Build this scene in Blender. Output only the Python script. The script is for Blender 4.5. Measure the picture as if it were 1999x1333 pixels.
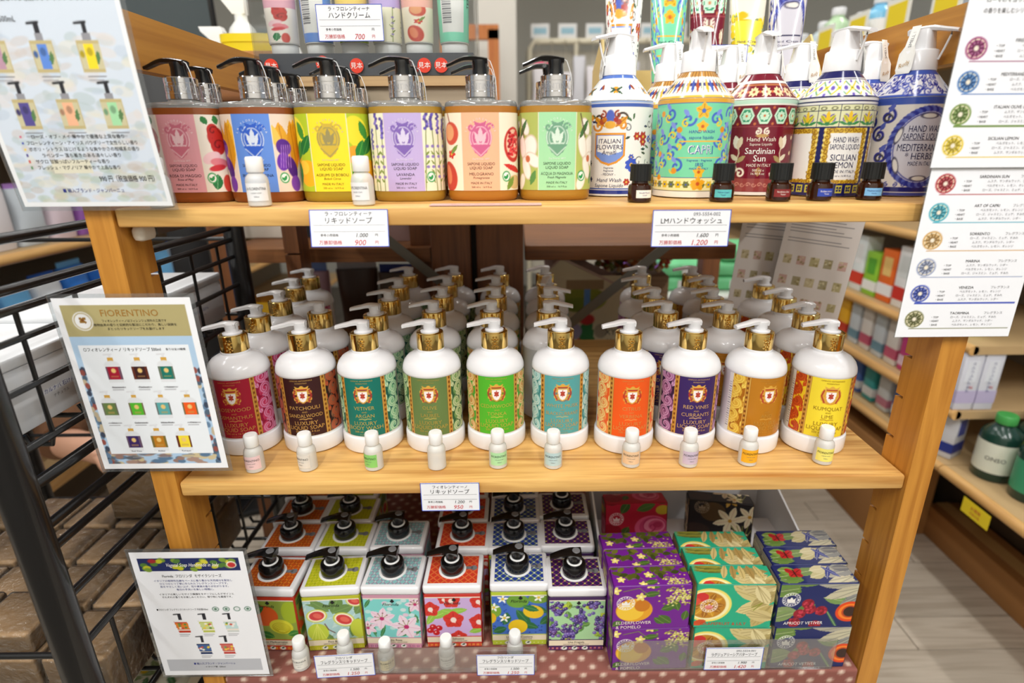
import bpy, math, random
import numpy as np
from mathutils import Matrix, Vector
PI = math.pi
random.seed(7)
for o in list(bpy.data.objects): bpy.data.objects.remove(o)
SC = bpy.context.scene
COL = SC.collection

# ------------------------------------------------------------------ camera, light, exposure
CAM = np.array([-0.0262, -0.5496, 1.15])
TH, YAW, ROLL, FPX = 0.3328, -0.0064, -0.0066, 1095.15
def cam_axes():
    c, s = math.cos(TH), math.sin(TH); a, b = math.cos(YAW), math.sin(YAW)
    tw = lambda l: np.array([a*l[0]-b*l[1], b*l[0]+a*l[1], l[2]])
    R, D, V = tw((1,0,0)), tw((0,c,-s)), tw((0,-s,-c))
    cr, sr = math.cos(ROLL), math.sin(ROLL)
    return cr*R-sr*V, sr*R+cr*V, D
_U, _W, _D = cam_axes()
cd = bpy.data.cameras.new('camera'); cam = bpy.data.objects.new('camera', cd); COL.objects.link(cam)
cam.matrix_world = Matrix(((_U[0], -_W[0], -_D[0], CAM[0]), (_U[1], -_W[1], -_D[1], CAM[1]), (_U[2], -_W[2], -_D[2], CAM[2]), (0,0,0,1)))
cd.sensor_width = 36; cd.lens = 36*FPX/1999; cd.shift_x = -(1021.19-999.5)/1999; cd.clip_start = .02
cd.dof.use_dof = True; cd.dof.focus_distance = .665; cd.dof.aperture_fstop = 3.2
SC.camera = cam
W = bpy.data.worlds.new('store_light'); SC.world = W; W.use_nodes = True
W.node_tree.nodes['Background'].inputs[0].default_value = (.93, .97, 1, 1)
W.node_tree.nodes['Background'].inputs[1].default_value = .42
SC.view_settings.view_transform = 'Standard'; SC.view_settings.look = 'None'
SC.view_settings.gamma = 1; SC.view_settings.use_curve_mapping = False
SC.view_settings.exposure = -0.2
try:
    SC.cycles.max_bounces = 8; SC.cycles.transmission_bounces = 8; SC.cycles.transparent_max_bounces = 12
    SC.cycles.caustics_reflective = False; SC.cycles.caustics_refractive = False
    SC.cycles.sample_clamp_indirect = 6
except Exception: pass
CEIL = 2.75
TUBES = [(x, y) for x in (-1.5, -.42, .42, 1.6) for y in (-1.5, .1, 1.7)]
for (x, y) in TUBES:
    ld = bpy.data.lights.new('tube_light', 'AREA'); ld.shape = 'RECTANGLE'; ld.size = .09; ld.size_y = 1.2
    ld.energy = {-1.5: 28, .1: 7, 1.7: 11}[y]; ld.color = (1, .99, .975)
    lo = bpy.data.objects.new('tube_light', ld); COL.objects.link(lo); lo.location = (x, y, CEIL-.09)

# ------------------------------------------------------------------ helpers
def lin(c):
    c = np.asarray(c, float)/255.0
    return np.where(c <= .04045, c/12.92, ((c+.055)/1.055)**2.4)
MATS = {}
def mat(name, rgb=None, rough=.5, metal=0, trans=0, ior=1.45, alpha=1, coat=0, attr=False, emit=0, spec=.5):
    if name in MATS: return MATS[name]
    m = bpy.data.materials.new(name); m.use_nodes = True
    b = m.node_tree.nodes['Principled BSDF']
    if rgb is not None: b.inputs['Base Color'].default_value = (*lin(rgb), 1)
    b.inputs['Roughness'].default_value = rough; b.inputs['Metallic'].default_value = metal
    b.inputs['Transmission Weight'].default_value = trans; b.inputs['IOR'].default_value = ior
    b.inputs['Alpha'].default_value = alpha; b.inputs['Coat Weight'].default_value = coat
    b.inputs['Specular IOR Level'].default_value = spec
    if attr:
        a = m.node_tree.nodes.new('ShaderNodeAttribute'); a.attribute_name = 'print'
        m.node_tree.links.new(a.outputs['Color'], b.inputs['Base Color'])
    if emit:
        b.inputs['Emission Color'].default_value = (*lin(rgb), 1); b.inputs['Emission Strength'].default_value = emit
    MATS[name] = m
    return m
def wood(name, c0, c1, axis=0, scale=1.0, rough=.5, knots=False):
    """procedural wood: stretched noise rings along one axis"""
    if name in MATS: return MATS[name]
    m = bpy.data.materials.new(name); m.use_nodes = True; nt = m.node_tree; N = nt.nodes; L = nt.links
    b = N['Principled BSDF']; b.inputs['Roughness'].default_value = rough
    tc = N.new('ShaderNodeTexCoord'); mp = N.new('ShaderNodeMapping')
    sc = [42*scale]*3; sc[axis] = 2.2*scale; mp.inputs['Scale'].default_value = sc
    L.new(tc.outputs['Object'], mp.inputs['Vector'])
    n1 = N.new('ShaderNodeTexNoise'); n1.inputs['Scale'].default_value = 1.3; n1.inputs['Detail'].default_value = 3; n1.inputs['Distortion'].default_value = .6
    L.new(mp.outputs['Vector'], n1.inputs['Vector'])
    mul = N.new('ShaderNodeMath'); mul.operation = 'MULTIPLY'; mul.inputs[1].default_value = 6
    L.new(n1.outputs['Fac'], mul.inputs[0])
    fr = N.new('ShaderNodeMath'); fr.operation = 'PINGPONG'; fr.inputs[1].default_value = 1
    L.new(mul.outputs[0], fr.inputs[0])
    n2 = N.new('ShaderNodeTexNoise'); n2.inputs['Scale'].default_value = 5; n2.inputs['Detail'].default_value = 4
    L.new(mp.outputs['Vector'], n2.inputs['Vector'])
    mx = N.new('ShaderNodeMath'); mx.operation = 'MULTIPLY_ADD'; mx.inputs[1].default_value = .6; L.new(fr.outputs[0], mx.inputs[0])
    m3 = N.new('ShaderNodeMath'); m3.operation = 'MULTIPLY'; m3.inputs[1].default_value = .45; L.new(n2.outputs['Fac'], m3.inputs[0]); L.new(m3.outputs[0], mx.inputs[2])
    rp = N.new('ShaderNodeValToRGB'); rp.color_ramp.elements[0].position = .15; rp.color_ramp.elements[1].position = .85
    rp.color_ramp.elements[0].color = (*lin(c0), 1); rp.color_ramp.elements[1].color = (*lin(c1), 1)
    L.new(mx.outputs[0], rp.inputs['Fac'])
    out = rp.outputs['Color']
    if knots:
        v = N.new('ShaderNodeTexVoronoi'); v.inputs['Scale'].default_value = 1
        mk = N.new('ShaderNodeMapping'); s2 = [9.0]*3; s2[axis] = 3.2; mk.inputs['Scale'].default_value = s2
        L.new(tc.outputs['Object'], mk.inputs['Vector']); L.new(mk.outputs['Vector'], v.inputs['Vector'])
        r2 = N.new('ShaderNodeValToRGB'); r2.color_ramp.elements[0].position = .05; r2.color_ramp.elements[1].position = .1
        r2.color_ramp.elements[0].color = (1,1,1,1); r2.color_ramp.elements[1].color = (0,0,0,1)
        L.new(v.outputs['Distance'], r2.inputs['Fac'])
        mm = N.new('ShaderNodeMix'); mm.data_type = 'RGBA'; mm.inputs[7].default_value = (*lin((120,66,28)), 1)
        L.new(r2.outputs['Color'], mm.inputs[0]); L.new(out, mm.inputs[6]); out = mm.outputs[2]
    L.new(out, b.inputs['Base Color'])
    MATS[name] = m
    return m

class MB:
    def __init__(s): s.v = []; s.f = []; s.mi = []; s.cur = 0
    def add(s, verts, faces):
        o = len(s.v); s.v.extend([tuple(map(float, p)) for p in verts])
        for f in faces: s.f.append([i+o for i in f]); s.mi.append(s.cur)
        return s
    def box(s, x0, x1, y0, y1, z0, z1):
        v = [(x,y,z) for z in (z0,z1) for y in (y0,y1) for x in (x0,x1)]
        return s.add(v, [(0,2,3,1),(4,5,7,6),(0,1,5,4),(2,6,7,3),(0,4,6,2),(1,3,7,5)])
    def loft(s, rings, cap0=True, cap1=True, closed=True):
        n = len(rings[0]); v = [p for r in rings for p in r]; f = []
        for k in range(len(rings)-1):
            for i in range(n if closed else n-1):
                j = (i+1) % n; f.append((k*n+i, k*n+j, (k+1)*n+j, (k+1)*n+i))
        if cap0: f.append(tuple(range(n-1,-1,-1)))
        if cap1: f.append(tuple(range((len(rings)-1)*n, len(rings)*n)))
        return s.add(v, f)
    def lathe(s, prof, n=32, c=(0,0,0), cap0=True, cap1=True, sy=1):
        return s.loft([[(c[0]+r*math.cos(2*PI*i/n), c[1]+sy*r*math.sin(2*PI*i/n), c[2]+z) for i in range(n)] for r, z in prof], cap0, cap1)
    def rbox(s, x0, x1, y0, y1, z0, z1, r=.003, k=3, e=None):
        e = r if e is None else e
        def ring(z, ins): return [(p[0], p[1], z) for p in rrect((x0+x1)/2, (y0+y1)/2, (x1-x0)/2-ins, (y1-y0)/2-ins, max(r-ins, r*.3), k)]
        return s.loft([ring(z0, e), ring(z0+e*.3, e*.3), ring(z0+e, 0), ring(z1-e, 0), ring(z1-e*.3, e*.3), ring(z1, e)])
    def tube(s, pts, r, n=8):
        pts = [Vector(p) for p in pts]; rings = []
        for i, p in enumerate(pts):
            d = (pts[min(i+1, len(pts)-1)]-pts[max(i-1, 0)]).normalized()
            a = d.cross(Vector((0,0,1)));
            if a.length < 1e-3: a = d.cross(Vector((0,1,0)))
            a.normalize(); b = a.cross(d); rr = r[i] if isinstance(r, (list, tuple)) else r
            rings.append([tuple(p+(a*math.cos(2*PI*k/n)+b*math.sin(2*PI*k/n))*rr) for k in range(n)])
        return s.loft(rings)
    def build(s, name, mats, parent=None, smooth=30):
        me = bpy.data.meshes.new(name); me.from_pydata(s.v, [], s.f)
        for m in (mats if isinstance(mats, (list, tuple)) else [mats]): me.materials.append(m)
        if any(s.mi): me.polygons.foreach_set('material_index', s.mi)
        if smooth:
            me.polygons.foreach_set('use_smooth', [True]*len(me.polygons)); me.set_sharp_from_angle(angle=math.radians(smooth))
        me.update()
        return link(name, me, parent)
def link(name, me, parent=None):
    o = bpy.data.objects.new(name, me); COL.objects.link(o)
    if parent is not None: o.parent = parent
    return o
def rrect(cx, cy, hw, hd, r, k=3):
    out = []
    for q, (sx, sy) in enumerate(((1,1),(-1,1),(-1,-1),(1,-1))):
        for i in range(k+1):
            a = q*PI/2+i*PI/2/k
            out.append((cx+sx*(hw-r)+r*math.cos(a), cy+sy*(hd-r)+r*math.sin(a)))
    return out
def tag(o, label=None, cat=None, group=None, kind=None):
    if label: o['label'] = label
    if cat: o['category'] = cat
    if group: o['group'] = group
    if kind: o['kind'] = kind
    return o
def thing(name, label, cat, loc=(0,0,0), rz=0, group=None):
    o = bpy.data.objects.new(name, None); COL.objects.link(o); o.empty_display_size = .02
    o.location = loc; o.rotation_euler = (0,0,rz)
    return tag(o, label, cat, group)
def copy_tree(o, parent=None):
    c = o.copy(); COL.objects.link(c); c.parent = parent
    for ch in list(o.children): copy_tree(ch, c)
    return c
def struct(o): o['kind'] = 'structure'; return o
ORD = ['first','second','third','fourth','fifth','sixth','seventh','eighth','ninth','tenth','eleventh','twelfth','thirteenth','fourteenth','fifteenth','sixteenth']

# ---- printed patches: a fine grid whose points carry the printed colour
class Cv:
    def __init__(s, s0, s1, t0, t1, res, bg):
        s.s0, s.s1, s.t0, s.t1 = s0, s1, t0, t1
        s.nu = max(2, int(round((s1-s0)/res))); s.nv = max(2, int(round((t1-t0)/res)))
        s.S, s.T = np.meshgrid(np.linspace(s0, s1, s.nu+1), np.linspace(t0, t1, s.nv+1))
        s.a = np.empty(s.S.shape+(3,)); s.a[:] = bg; s.res = res
        s.rng = random.Random(int(abs(s0*7+t1*13))+s.nu)
    def put(s, m, c, al=1.0):
        m = (np.clip(m, 0, 1)*al)[..., None]; s.a = s.a*(1-m)+np.asarray(c, float)*m; return s
    def rect(s, x0, x1, y0, y1, c, al=1): return s.put(((s.S >= x0) & (s.S <= x1) & (s.T >= y0) & (s.T <= y1)).astype(float), c, al)
    def ell(s, x, y, rx, ry, c, rot=0, al=1):
        a = math.radians(rot); dx, dy = s.S-x, s.T-y
        u = (dx*math.cos(a)+dy*math.sin(a))/rx; v = (-dx*math.sin(a)+dy*math.cos(a))/ry
        d = (1-np.sqrt(u*u+v*v))*min(rx, ry)/s.res+.5
        return s.put(d, c, al)
    def ring(s, x, y, rx, ry, w, c, al=1, rot=0):
        a = math.radians(rot); dx, dy = s.S-x, s.T-y
        u = (dx*math.cos(a)+dy*math.sin(a))/rx; v = (-dx*math.sin(a)+dy*math.cos(a))/ry
        d = (w/2-np.abs(np.sqrt(u*u+v*v)-1)*min(rx, ry))/s.res+.5
        return s.put(d, c, al)
    def line(s, pts, w, c, al=1):
        best = np.full(s.S.shape, 1e9)
        for (x0, y0), (x1, y1) in zip(pts[:-1], pts[1:]):
            dx, dy = x1-x0, y1-y0; q = dx*dx+dy*dy+1e-12
            t = np.clip(((s.S-x0)*dx+(s.T-y0)*dy)/q, 0, 1)
            best = np.minimum(best, np.hypot(s.S-x0-t*dx, s.T-y0-t*dy))
        return s.put((w/2-best)/s.res+.5, c, al)
    def poly(s, pts, c, al=1):
        ins = np.zeros(s.S.shape, bool); n = len(pts)
        for i in range(n):
            (x0, y0), (x1, y1) = pts[i], pts[(i+1) % n]
            if y0 == y1: continue
            cond = ((y0 > s.T) != (y1 > s.T)) & (s.S < (x1-x0)*(s.T-y0)/(y1-y0)+x0)
            ins ^= cond
        return s.put(ins.astype(float), c, al)
    def leaf(s, x, y, l, w, ang, c, vein=None):
        a = math.radians(ang); pts = []
        for k in range(9): t = k/8; pts.append((t*l, w*math.sin(PI*t)**.8))
        for k in range(7, 0, -1): t = k/8; pts.append((t*l, -w*math.sin(PI*t)**.8))
        pts = [(x+p*math.cos(a)-q*math.sin(a), y+p*math.sin(a)+q*math.cos(a)) for p, q in pts]
        s.poly(pts, c)
        if vein: s.line([(x, y), (x+l*.9*math.cos(a), y+l*.9*math.sin(a))], .5, vein)
        return s
    def flower(s, x, y, r, n, c, cc, rot=0, c2=None, wid=.36):
        for k in range(n):
            a = rot+k*360/n; s.leaf(x, y, r, r*wid, a, c)
            if c2: s.line([(x, y), (x+r*.75*math.cos(math.radians(a)), y+r*.75*math.sin(math.radians(a)))], .5, c2)
        return s.ell(x, y, r*.25, r*.25, cc)
    def scroll(s, x, y, r, c, w=1.4, flip=1, rot=0, turns=1.4):
        pts = []
        for k in range(26):
            t = k/25; a = math.radians(rot)+flip*t*turns*2*PI; rr = r*(1-t*.85)
            pts.append((x+rr*math.cos(a), y+rr*math.sin(a)))
        return s.line(pts, w, c)
    def specks(s, n, box, sizes, cols, seed=1):
        r = random.Random(seed)
        for _ in range(n):
            s.ell(r.uniform(box[0], box[1]), r.uniform(box[2], box[3]), r.uniform(*sizes), r.uniform(*sizes), r.choice(cols), r.uniform(0, 180))
        return s
def patch(name, cv, surf, m, parent, off=.0004):
    P = surf(cv.S/1000.0, cv.T/1000.0, off)
    nv, nu = cv.nv, cv.nu; co = np.stack(P, -1).reshape(-1, 3)
    i = np.arange(nv)[:, None]*(nu+1)+np.arange(nu)[None, :]
    q = np.stack([i, i+1, i+nu+2, i+nu+1], -1).reshape(-1, 4)
    me = bpy.data.meshes.new(name); me.vertices.add(len(co)); me.vertices.foreach_set('co', co.ravel())
    me.loops.add(q.size); me.loops.foreach_set('vertex_index', q.ravel().astype(np.int32))
    me.polygons.add(len(q)); me.polygons.foreach_set('loop_start', np.arange(0, q.size, 4, dtype=np.int32))
    me.polygons.foreach_set('use_smooth', np.ones(len(q), bool))
    me.update(calc_edges=True)
    a = me.attributes.new('print', 'FLOAT_COLOR', 'POINT')
    rgba = np.ones((len(co), 4)); rgba[:, :3] = lin(np.clip(cv.a, 0, 255).reshape(-1, 3)); a.data.foreach_set('color', rgba.ravel())
    me.materials.append(m); me.validate()
    return link(name, me, parent)
_TX = {}
def text_geo(st):
    if st in _TX: return _TX[st]
    c = bpy.data.curves.new('lettering', 'FONT'); c.body = st; c.size = 1; c.resolution_u = 2
    o = bpy.data.objects.new('lettering', c); me = o.to_mesh(); me.calc_loop_triangles()
    v = np.array([p.co[:2] for p in me.vertices]).reshape(-1, 2); t = [tuple(x.vertices) for x in me.loop_triangles]
    o.to_mesh_clear(); bpy.data.objects.remove(o); bpy.data.curves.remove(c)
    if len(v):
        v[:, 0] -= (v[:, 0].min()+v[:, 0].max())/2; v[:, 1] -= .34; v /= .69
    _TX[st] = (v, t); return _TX[st]
def letters(name, items, surf, parent, off=.0007):
    """items: (text, s_mm, t_mm, cap height mm, material[, max width mm, rotation deg, slant, align])"""
    mb = MB(); ms = []
    for it in items:
        st, s, t, h, m = it[:5]; wmax = it[5] if len(it) > 5 else None; rot = math.radians(it[6]) if len(it) > 6 else 0
        sl = it[7] if len(it) > 7 else 0; al = it[8] if len(it) > 8 else 0
        v, tr = text_geo(st)
        if not len(v): continue
        v = v*h; wd = np.ptp(v[:, 0])
        if wmax and wd > wmax: v = v*np.array([wmax/wd, 1]); wd = wmax
        x = v[:, 0]+sl*v[:, 1]+al*wd/2; y = v[:, 1]
        x, y = x*math.cos(rot)-y*math.sin(rot)+s, x*math.sin(rot)+y*math.cos(rot)+t
        P = surf(x/1000, y/1000, off)
        if m not in ms: ms.append(m)
        mb.cur = ms.index(m); mb.add(list(zip(*P)), tr)
    return mb.build(name, ms, parent, smooth=0) if mb.v else None
def cyl_surf(r, z0, cy=0):
    return lambda s, t, off: (( r+off)*np.sin(s/r), cy-(r+off)*np.cos(s/r), z0+t)
def plane_xz(x0, y, z0):     # faces -Y
    return lambda s, t, off: (x0+s, y-off+0*s, z0+t)
def plane_xy(x0, y0, z):     # faces +Z
    return lambda s, t, off: (x0+s, y0+t, z+off+0*s)
def perim_surf(ring, z0):
    """arc length along a closed outline (list of xy) measured from its frontmost point, positive towards +x"""
    R = np.array(ring+[ring[0]]); k = int(np.argmin(R[:-1, 1]+1e-6*np.abs(R[:-1, 0]))); R = np.vstack([R[k:-1], R[:k+1]])
    if R[1, 0] < R[0, 0]: R = R[::-1]
    d = np.concatenate([[0], np.cumsum(np.hypot(*np.diff(R, axis=0).T))]); L = d[-1]
    def f(s, t, off):
        q = np.mod(s, L); x = np.interp(q, d, R[:, 0]); y = np.interp(q, d, R[:, 1]); e = 5e-4
        x2 = np.interp(np.mod(q+e, L), d, R[:, 0]); y2 = np.interp(np.mod(q+e, L), d, R[:, 1])
        x1 = np.interp(np.mod(q-e, L), d, R[:, 0]); y1 = np.interp(np.mod(q-e, L), d, R[:, 1])
        tx, ty = x2-x1, y2-y1; n = np.hypot(tx, ty)+1e-12
        return x+off*ty/n, y-off*tx/n, z0+t
    return f
M_PRINT = mat('printed_label', rough=.42, attr=True)
M_GLOSSPRINT = mat('printed_gloss', rough=.14, attr=True, coat=.3)
M_PAPER = mat('printed_paper', rough=.55, attr=True)
WHITE = mat('white_plastic', (238,238,240), .22, coat=.25)
CAPW = mat('white_cap', (240,240,238), .4)
BLACKP = mat('black_plastic', (14,14,15), .22, coat=.4)
GOLD = mat('gold_metal', (240,204,122), .11, 1)
CHROME = mat('chrome', (225,225,228), .07, 1)
INK = mat('ink_black', (28,26,28), .6)
INKW = mat('ink_white', (245,243,238), .5)
INKG = mat('ink_gold', (205,160,80), .4, .5)
INKR = mat('ink_red', (200,52,62), .6)
INKB = mat('ink_blue', (42,52,130), .6)
INKGREY = mat('ink_grey', (110,110,114), .6)
INKGREEN = mat('ink_green', (40,130,70), .6)
def sheer(name, rgb, body=.1, body_rgb=(255,255,255), ior=1.45, rough=.05, gloss=1.0):
    """see-through film / acrylic / liquid: tinted transparency + a little body colour + a clear surface reflection"""
    if name in MATS: return MATS[name]
    m = bpy.data.materials.new(name); m.use_nodes = True; nt = m.node_tree; N = nt.nodes; L = nt.links
    b = N['Principled BSDF']; b.inputs['Base Color'].default_value = (*lin(body_rgb), 1); b.inputs['Roughness'].default_value = .4
    t = N.new('ShaderNodeBsdfTransparent'); t.inputs[0].default_value = (*lin(rgb), 1)
    a = N.new('ShaderNodeMixShader'); a.inputs[0].default_value = body; L.new(t.outputs[0], a.inputs[1]); L.new(b.outputs[0], a.inputs[2])
    g = N.new('ShaderNodeBsdfGlossy'); g.inputs['Roughness'].default_value = rough
    fz = N.new('ShaderNodeFresnel'); fz.inputs['IOR'].default_value = ior
    fm = N.new('ShaderNodeMath'); fm.operation = 'MULTIPLY'; fm.inputs[1].default_value = gloss; L.new(fz.outputs[0], fm.inputs[0])
    c = N.new('ShaderNodeMixShader'); L.new(fm.outputs[0], c.inputs[0]); L.new(a.outputs[0], c.inputs[1]); L.new(g.outputs[0], c.inputs[2])
    L.new(c.outputs[0], N['Material Output'].inputs['Surface']); MATS[name] = m
    return m
CLEAR = sheer('clear_acrylic', (247,248,248), .015, gloss=.4)
# ------------------------------------------------------------------ the setting
WALLM = mat('wall_paint', (190,187,176), .8)
CEILM = mat('ceiling_paint', (236,236,232), .9)
fl = struct(MB().box(-3.2, 3.2, -2.6, 4.4, -.06, -.006).build('floor', mat('floor_joint', (96,88,78), .8), smooth=0))
def plank_material():
    m = wood('vinyl_plank', (170,157,140), (193,182,166), 0, .8, .5)
    nt = m.node_tree; N = nt.nodes; L = nt.links; b = N['Principled BSDF']
    src = b.inputs['Base Color'].links[0].from_socket
    oi = N.new('ShaderNodeObjectInfo'); mr = N.new('ShaderNodeMapRange'); mr.inputs[3].default_value = .86; mr.inputs[4].default_value = 1.08
    L.new(oi.outputs['Random'], mr.inputs[0])
    mx = N.new('ShaderNodeMix'); mx.data_type = 'RGBA'; mx.blend_type = 'MULTIPLY'; mx.inputs[0].default_value = 1
    L.new(src, mx.inputs[6]); L.new(mr.outputs[0], mx.inputs[7]); L.new(mx.outputs[2], b.inputs['Base Color'])
    mp = [n for n in N if n.type == 'MAPPING'][0]
    ad = N.new('ShaderNodeVectorMath'); ad.operation = 'ADD'; L.new(mp.outputs[0], ad.inputs[0])
    sc = N.new('ShaderNodeVectorMath'); sc.operation = 'SCALE'; sc.inputs[0].default_value = (37, 91, 53); L.new(oi.outputs['Random'], sc.inputs['Scale'])
    L.new(sc.outputs[0], ad.inputs[1])
    for n in N:
        if n.type == 'TEX_NOISE': L.new(ad.outputs[0], n.inputs['Vector'])
    return m
PM = plank_material(); p0 = None
for r in range(-6, 31):
    off = (r*.37) % .92
    for k in range(-3, 4):
        x = k*.92+off-.46
        if x < -2.4 or x > 2.3: continue
        if p0 is None: p0 = MB().box(-.4585, .4585, -.0485, .0485, -.006, 0).build('plank', PM, fl, smooth=0); o = p0
        else: o = p0.copy(); COL.objects.link(o); o.parent = fl
        o.location = (x, r*.0995+.03, 0)
struct(MB().box(-3.2, 3.2, 4.3, 4.4, 0, CEIL).build('wall_back', WALLM, smooth=0))
struct(MB().box(-3.2, 3.2, -2.4, 4.4, CEIL, CEIL+.06).build('ceiling', CEILM, smooth=0))
struct(MB().box(-3.2, 3.2, -2.5, -2.4, 0, CEIL).build('reflection_wall', mat('reflection_wall_paint', (214,210,200), .85), smooth=0))  # unseen wall, added behind the camera for its reflection in the metal collars
HOUS = mat('lamp_housing', (235,235,232), .5)
for i, (x, y) in enumerate(TUBES):
    t = thing('ceiling_lamp', None, None, (x, y, CEIL-.06))
    t['kind'] = 'structure'
    MB().box(-.09, .09, -.64, .64, 0, .06).build('lamp_housing', HOUS, t, 0)

PINE = wood('pine_front', (172,110,36), (202,140,56), 2, 1.0, .42)
PINEX = wood('pine_shelf', (178,120,54), (230,184,110), 0, .8, .4, knots=True)
PINEY = wood('pine_board', (170,110,36), (198,138,54), 1, .8, .42)
BROWN = wood('stained_brown', (96,54,24), (126,76,38), 2, 1.0, .5)
BROWNX = wood('stained_brown_rail', (104,62,28), (138,88,46), 0, 1.0, .5)
ZT, ZM, ZB = 1.097, .7934, .500
PW, PD, DEP = .0262, .050, .494
unit = thing('shelf_unit', 'pine shelf unit with notched posts and three loaded shelves', 'shelf unit', (0,0,0))
NOTCH = [.37, .42, .47, .52, .571, .621, .671, .722, .773, .823, .874, .924, .974, 1.025, 1.075]
def post(xa, xb, y0, y1, notch_side, z1=1.285):
    # side profile in (y,z) with slots cut from one edge, extruded across the thickness
    mb = MB(); d = .013
    yn = y1 if notch_side > 0 else y0; yi = yn-notch_side*d; yo = y0 if notch_side > 0 else y1
    zs = [0]
    for z in NOTCH: zs += [z-.0018, z+.0018]
    zs.append(z1)
    for k in range(len(zs)-1):
        inner = yi if k % 2 else yn
        a, b = min(yo, inner), max(yo, inner)
        mb.box(xa, xb, a, b, zs[k], zs[k+1])
    return mb
for sx in (-1, 1):
    xa, xb = sorted((sx*.415, sx*(.415+PW)))
    post(xa, xb, 0, PD, 1).build('post', PINE, unit, 0)
    o = post(xa, xb, DEP-PD, DEP, -1).build('post', BROWN, unit, 0); o['label'] = 'dark stained rear post'
    MB().box(xa+.004, xb-.004, PD, DEP-PD, 1.229, 1.283).build('side_board', PINEY, unit, 0)
    MB().box(xa+.004, xb-.004, PD, DEP-PD, .06, .10).build('side_board', PINEY, unit, 0)
for z, m in ((ZT, PINEX), (ZM, PINEX), (ZB-.002, PINEX)):
    MB().rbox(-.4135, .4135, .002, DEP-.002, z-.0178, z, .0022, 2).build('shelf', m, unit, 40)
# pegs, and the white plastic clip with its metal bar under the top shelf
WCLIP = mat('clip_plastic', (224,218,204), .5)
for z in (ZT, ZM, ZB):
    for sx in (-1, 1):
        for y in (.075, DEP-.075):
            MB().tube([(sx*.4149, y, z-.022), (sx*.403, y, z-.022)], .0032, 8).build('shelf_peg', mat('steel', (150,150,150), .35, 1), unit)
MB().rbox(-.413, -.400, .016, .040, ZT-.034, ZT-.0182, .005, 3).build('clip', WCLIP, unit)
MB().box(-.404, -.400, .040, .30, ZT-.030, ZT-.019).build('clip_rail', mat('steel'), unit, 0)
GREYM = mat('zinc_brace', (120,118,110), .45, .7)
for a, b in (((-.40, 1.10), (.40, .42)), ((.40, 1.10), (-.40, .42))):
    mb = MB(); dx, dz = b[0]-a[0], b[1]-a[1]; l = math.hypot(dx, dz); nx, nz = -dz/l*.009, dx/l*.009
    y = DEP+(.004 if a[0] < 0 else .008)
    mb.loft([[(a[0]+nx, y, a[1]+nz), (a[0]-nx, y, a[1]-nz), (a[0]-nx, y+.002, a[1]-nz), (a[0]+nx, y+.002, a[1]+nz)],
             [(b[0]+nx, y, b[1]+nz), (b[0]-nx, y, b[1]-nz), (b[0]-nx, y+.002, b[1]-nz), (b[0]+nx, y+.002, b[1]+nz)]])
    mb.build('cross_brace', GREYM, unit, 0)
# polka-dot cloth on the bottom shelf
def cloth():
    cv = Cv(-412, 412, -26, 480, 3.0, (138,84,74))
    r = 0; t = -30
    while t < 490:
        x = -415+(13 if r % 2 else 0)
        while x < 415:
            cv.ell(x, t, 4.0, 3.6, (214,190,172)); x += 26
        t += 13; r += 1
    def surf(s, t, off):
        z = np.where(t < 0, ZB+.0022-np.minimum(-t, .026)*1.0, ZB+.0022)
        y = np.where(t < 0, -.0005, t)
        return s, y, z+off
    o = patch('shelf_cloth', cv, surf, mat('cotton_print', rough=.9, attr=True), None, 0)
    return tag(o, 'dusty red cloth with pale dots covering the bottom shelf', 'cloth')
cloth()
# neighbouring dark brown unit that stands back to back with this one
back = thing('rear_shelf_unit', 'dark brown shelf unit standing behind the pine unit', 'shelf unit', (0,0,0))
for x0, x1 in ((-.193, -.118), (-.107, -.018)):
    MB().rbox(x0, x1, .515, .56, 0, 1.09, .003, 2).build('post', BROWN, back, 40)
MB().box(-.1175, -.1075, .53, .55, 0, 1.09).build('gap_shade_strip', mat('gap_shade_dark', (24,18,14), .7), back, 0)  # dark strip added to stand in for the shade between the posts
MB().box(-.545, -.196, .52, .545, .944, .970).build('rail', BROWNX, back, 0)
MB().rbox(-.015, .395, .53, .95, .942, .972, .004, 2).build('shelf', BROWNX, back, 40)
MB().rbox(-.60, -.196, .55, .95, .946, .968, .004, 2).build('shelf', BROWNX, back, 40)
MB().rbox(-.015, .50, .53, .95, .62, .645, .004, 2).build('shelf', BROWNX, back, 40)
MB().rbox(-.62, -.196, .53, .95, .62, .645, .004, 2).build('shelf', BROWNX, back, 40)
for x0, x1 in ((-.62, -.575), (.455, .50)): MB().box(x0, x1, .90, .95, 0, 1.0).build('post', BROWN, back, 0)
# ------------------------------------------------------------------ pump bottles on the middle shelf
def white_pump(parent, m, z0, z1, reach, r=.0075, d=-1, w=.0065, droop=.005):
    """stem + spout as one moulded pump head; d = -1 points the spout to -x"""
    mb = MB()
    mb.lathe([(r*1.5, z0-.001), (r*1.5, z0+.0015), (r, z0+.0025), (r, z1-.006), (r*1.06, z1-.004), (r*1.06, z1-.001), (r*.8, z1)], 20)
    secs = []
    for k in range(9):
        t = k/8; x = d*(-r*.9+t*(reach+r*.9)); hw = w*(1.1-.45*t); top = z1+.0012*math.sin(PI*min(t*1.6, 1))-droop*max(0, t-.35)**1.5*1.9
        th = .0058*(1-.35*t)
        secs.append([(x, -hw, top-.001), (x, -hw*.6, top+.0004), (x, hw*.6, top+.0004), (x, hw, top-.001), (x, hw*.85, top-th), (x, -hw*.85, top-th)])
    mb.loft(secs if d > 0 else secs)
    return mb.build('pump', m, parent, 50)
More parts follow.
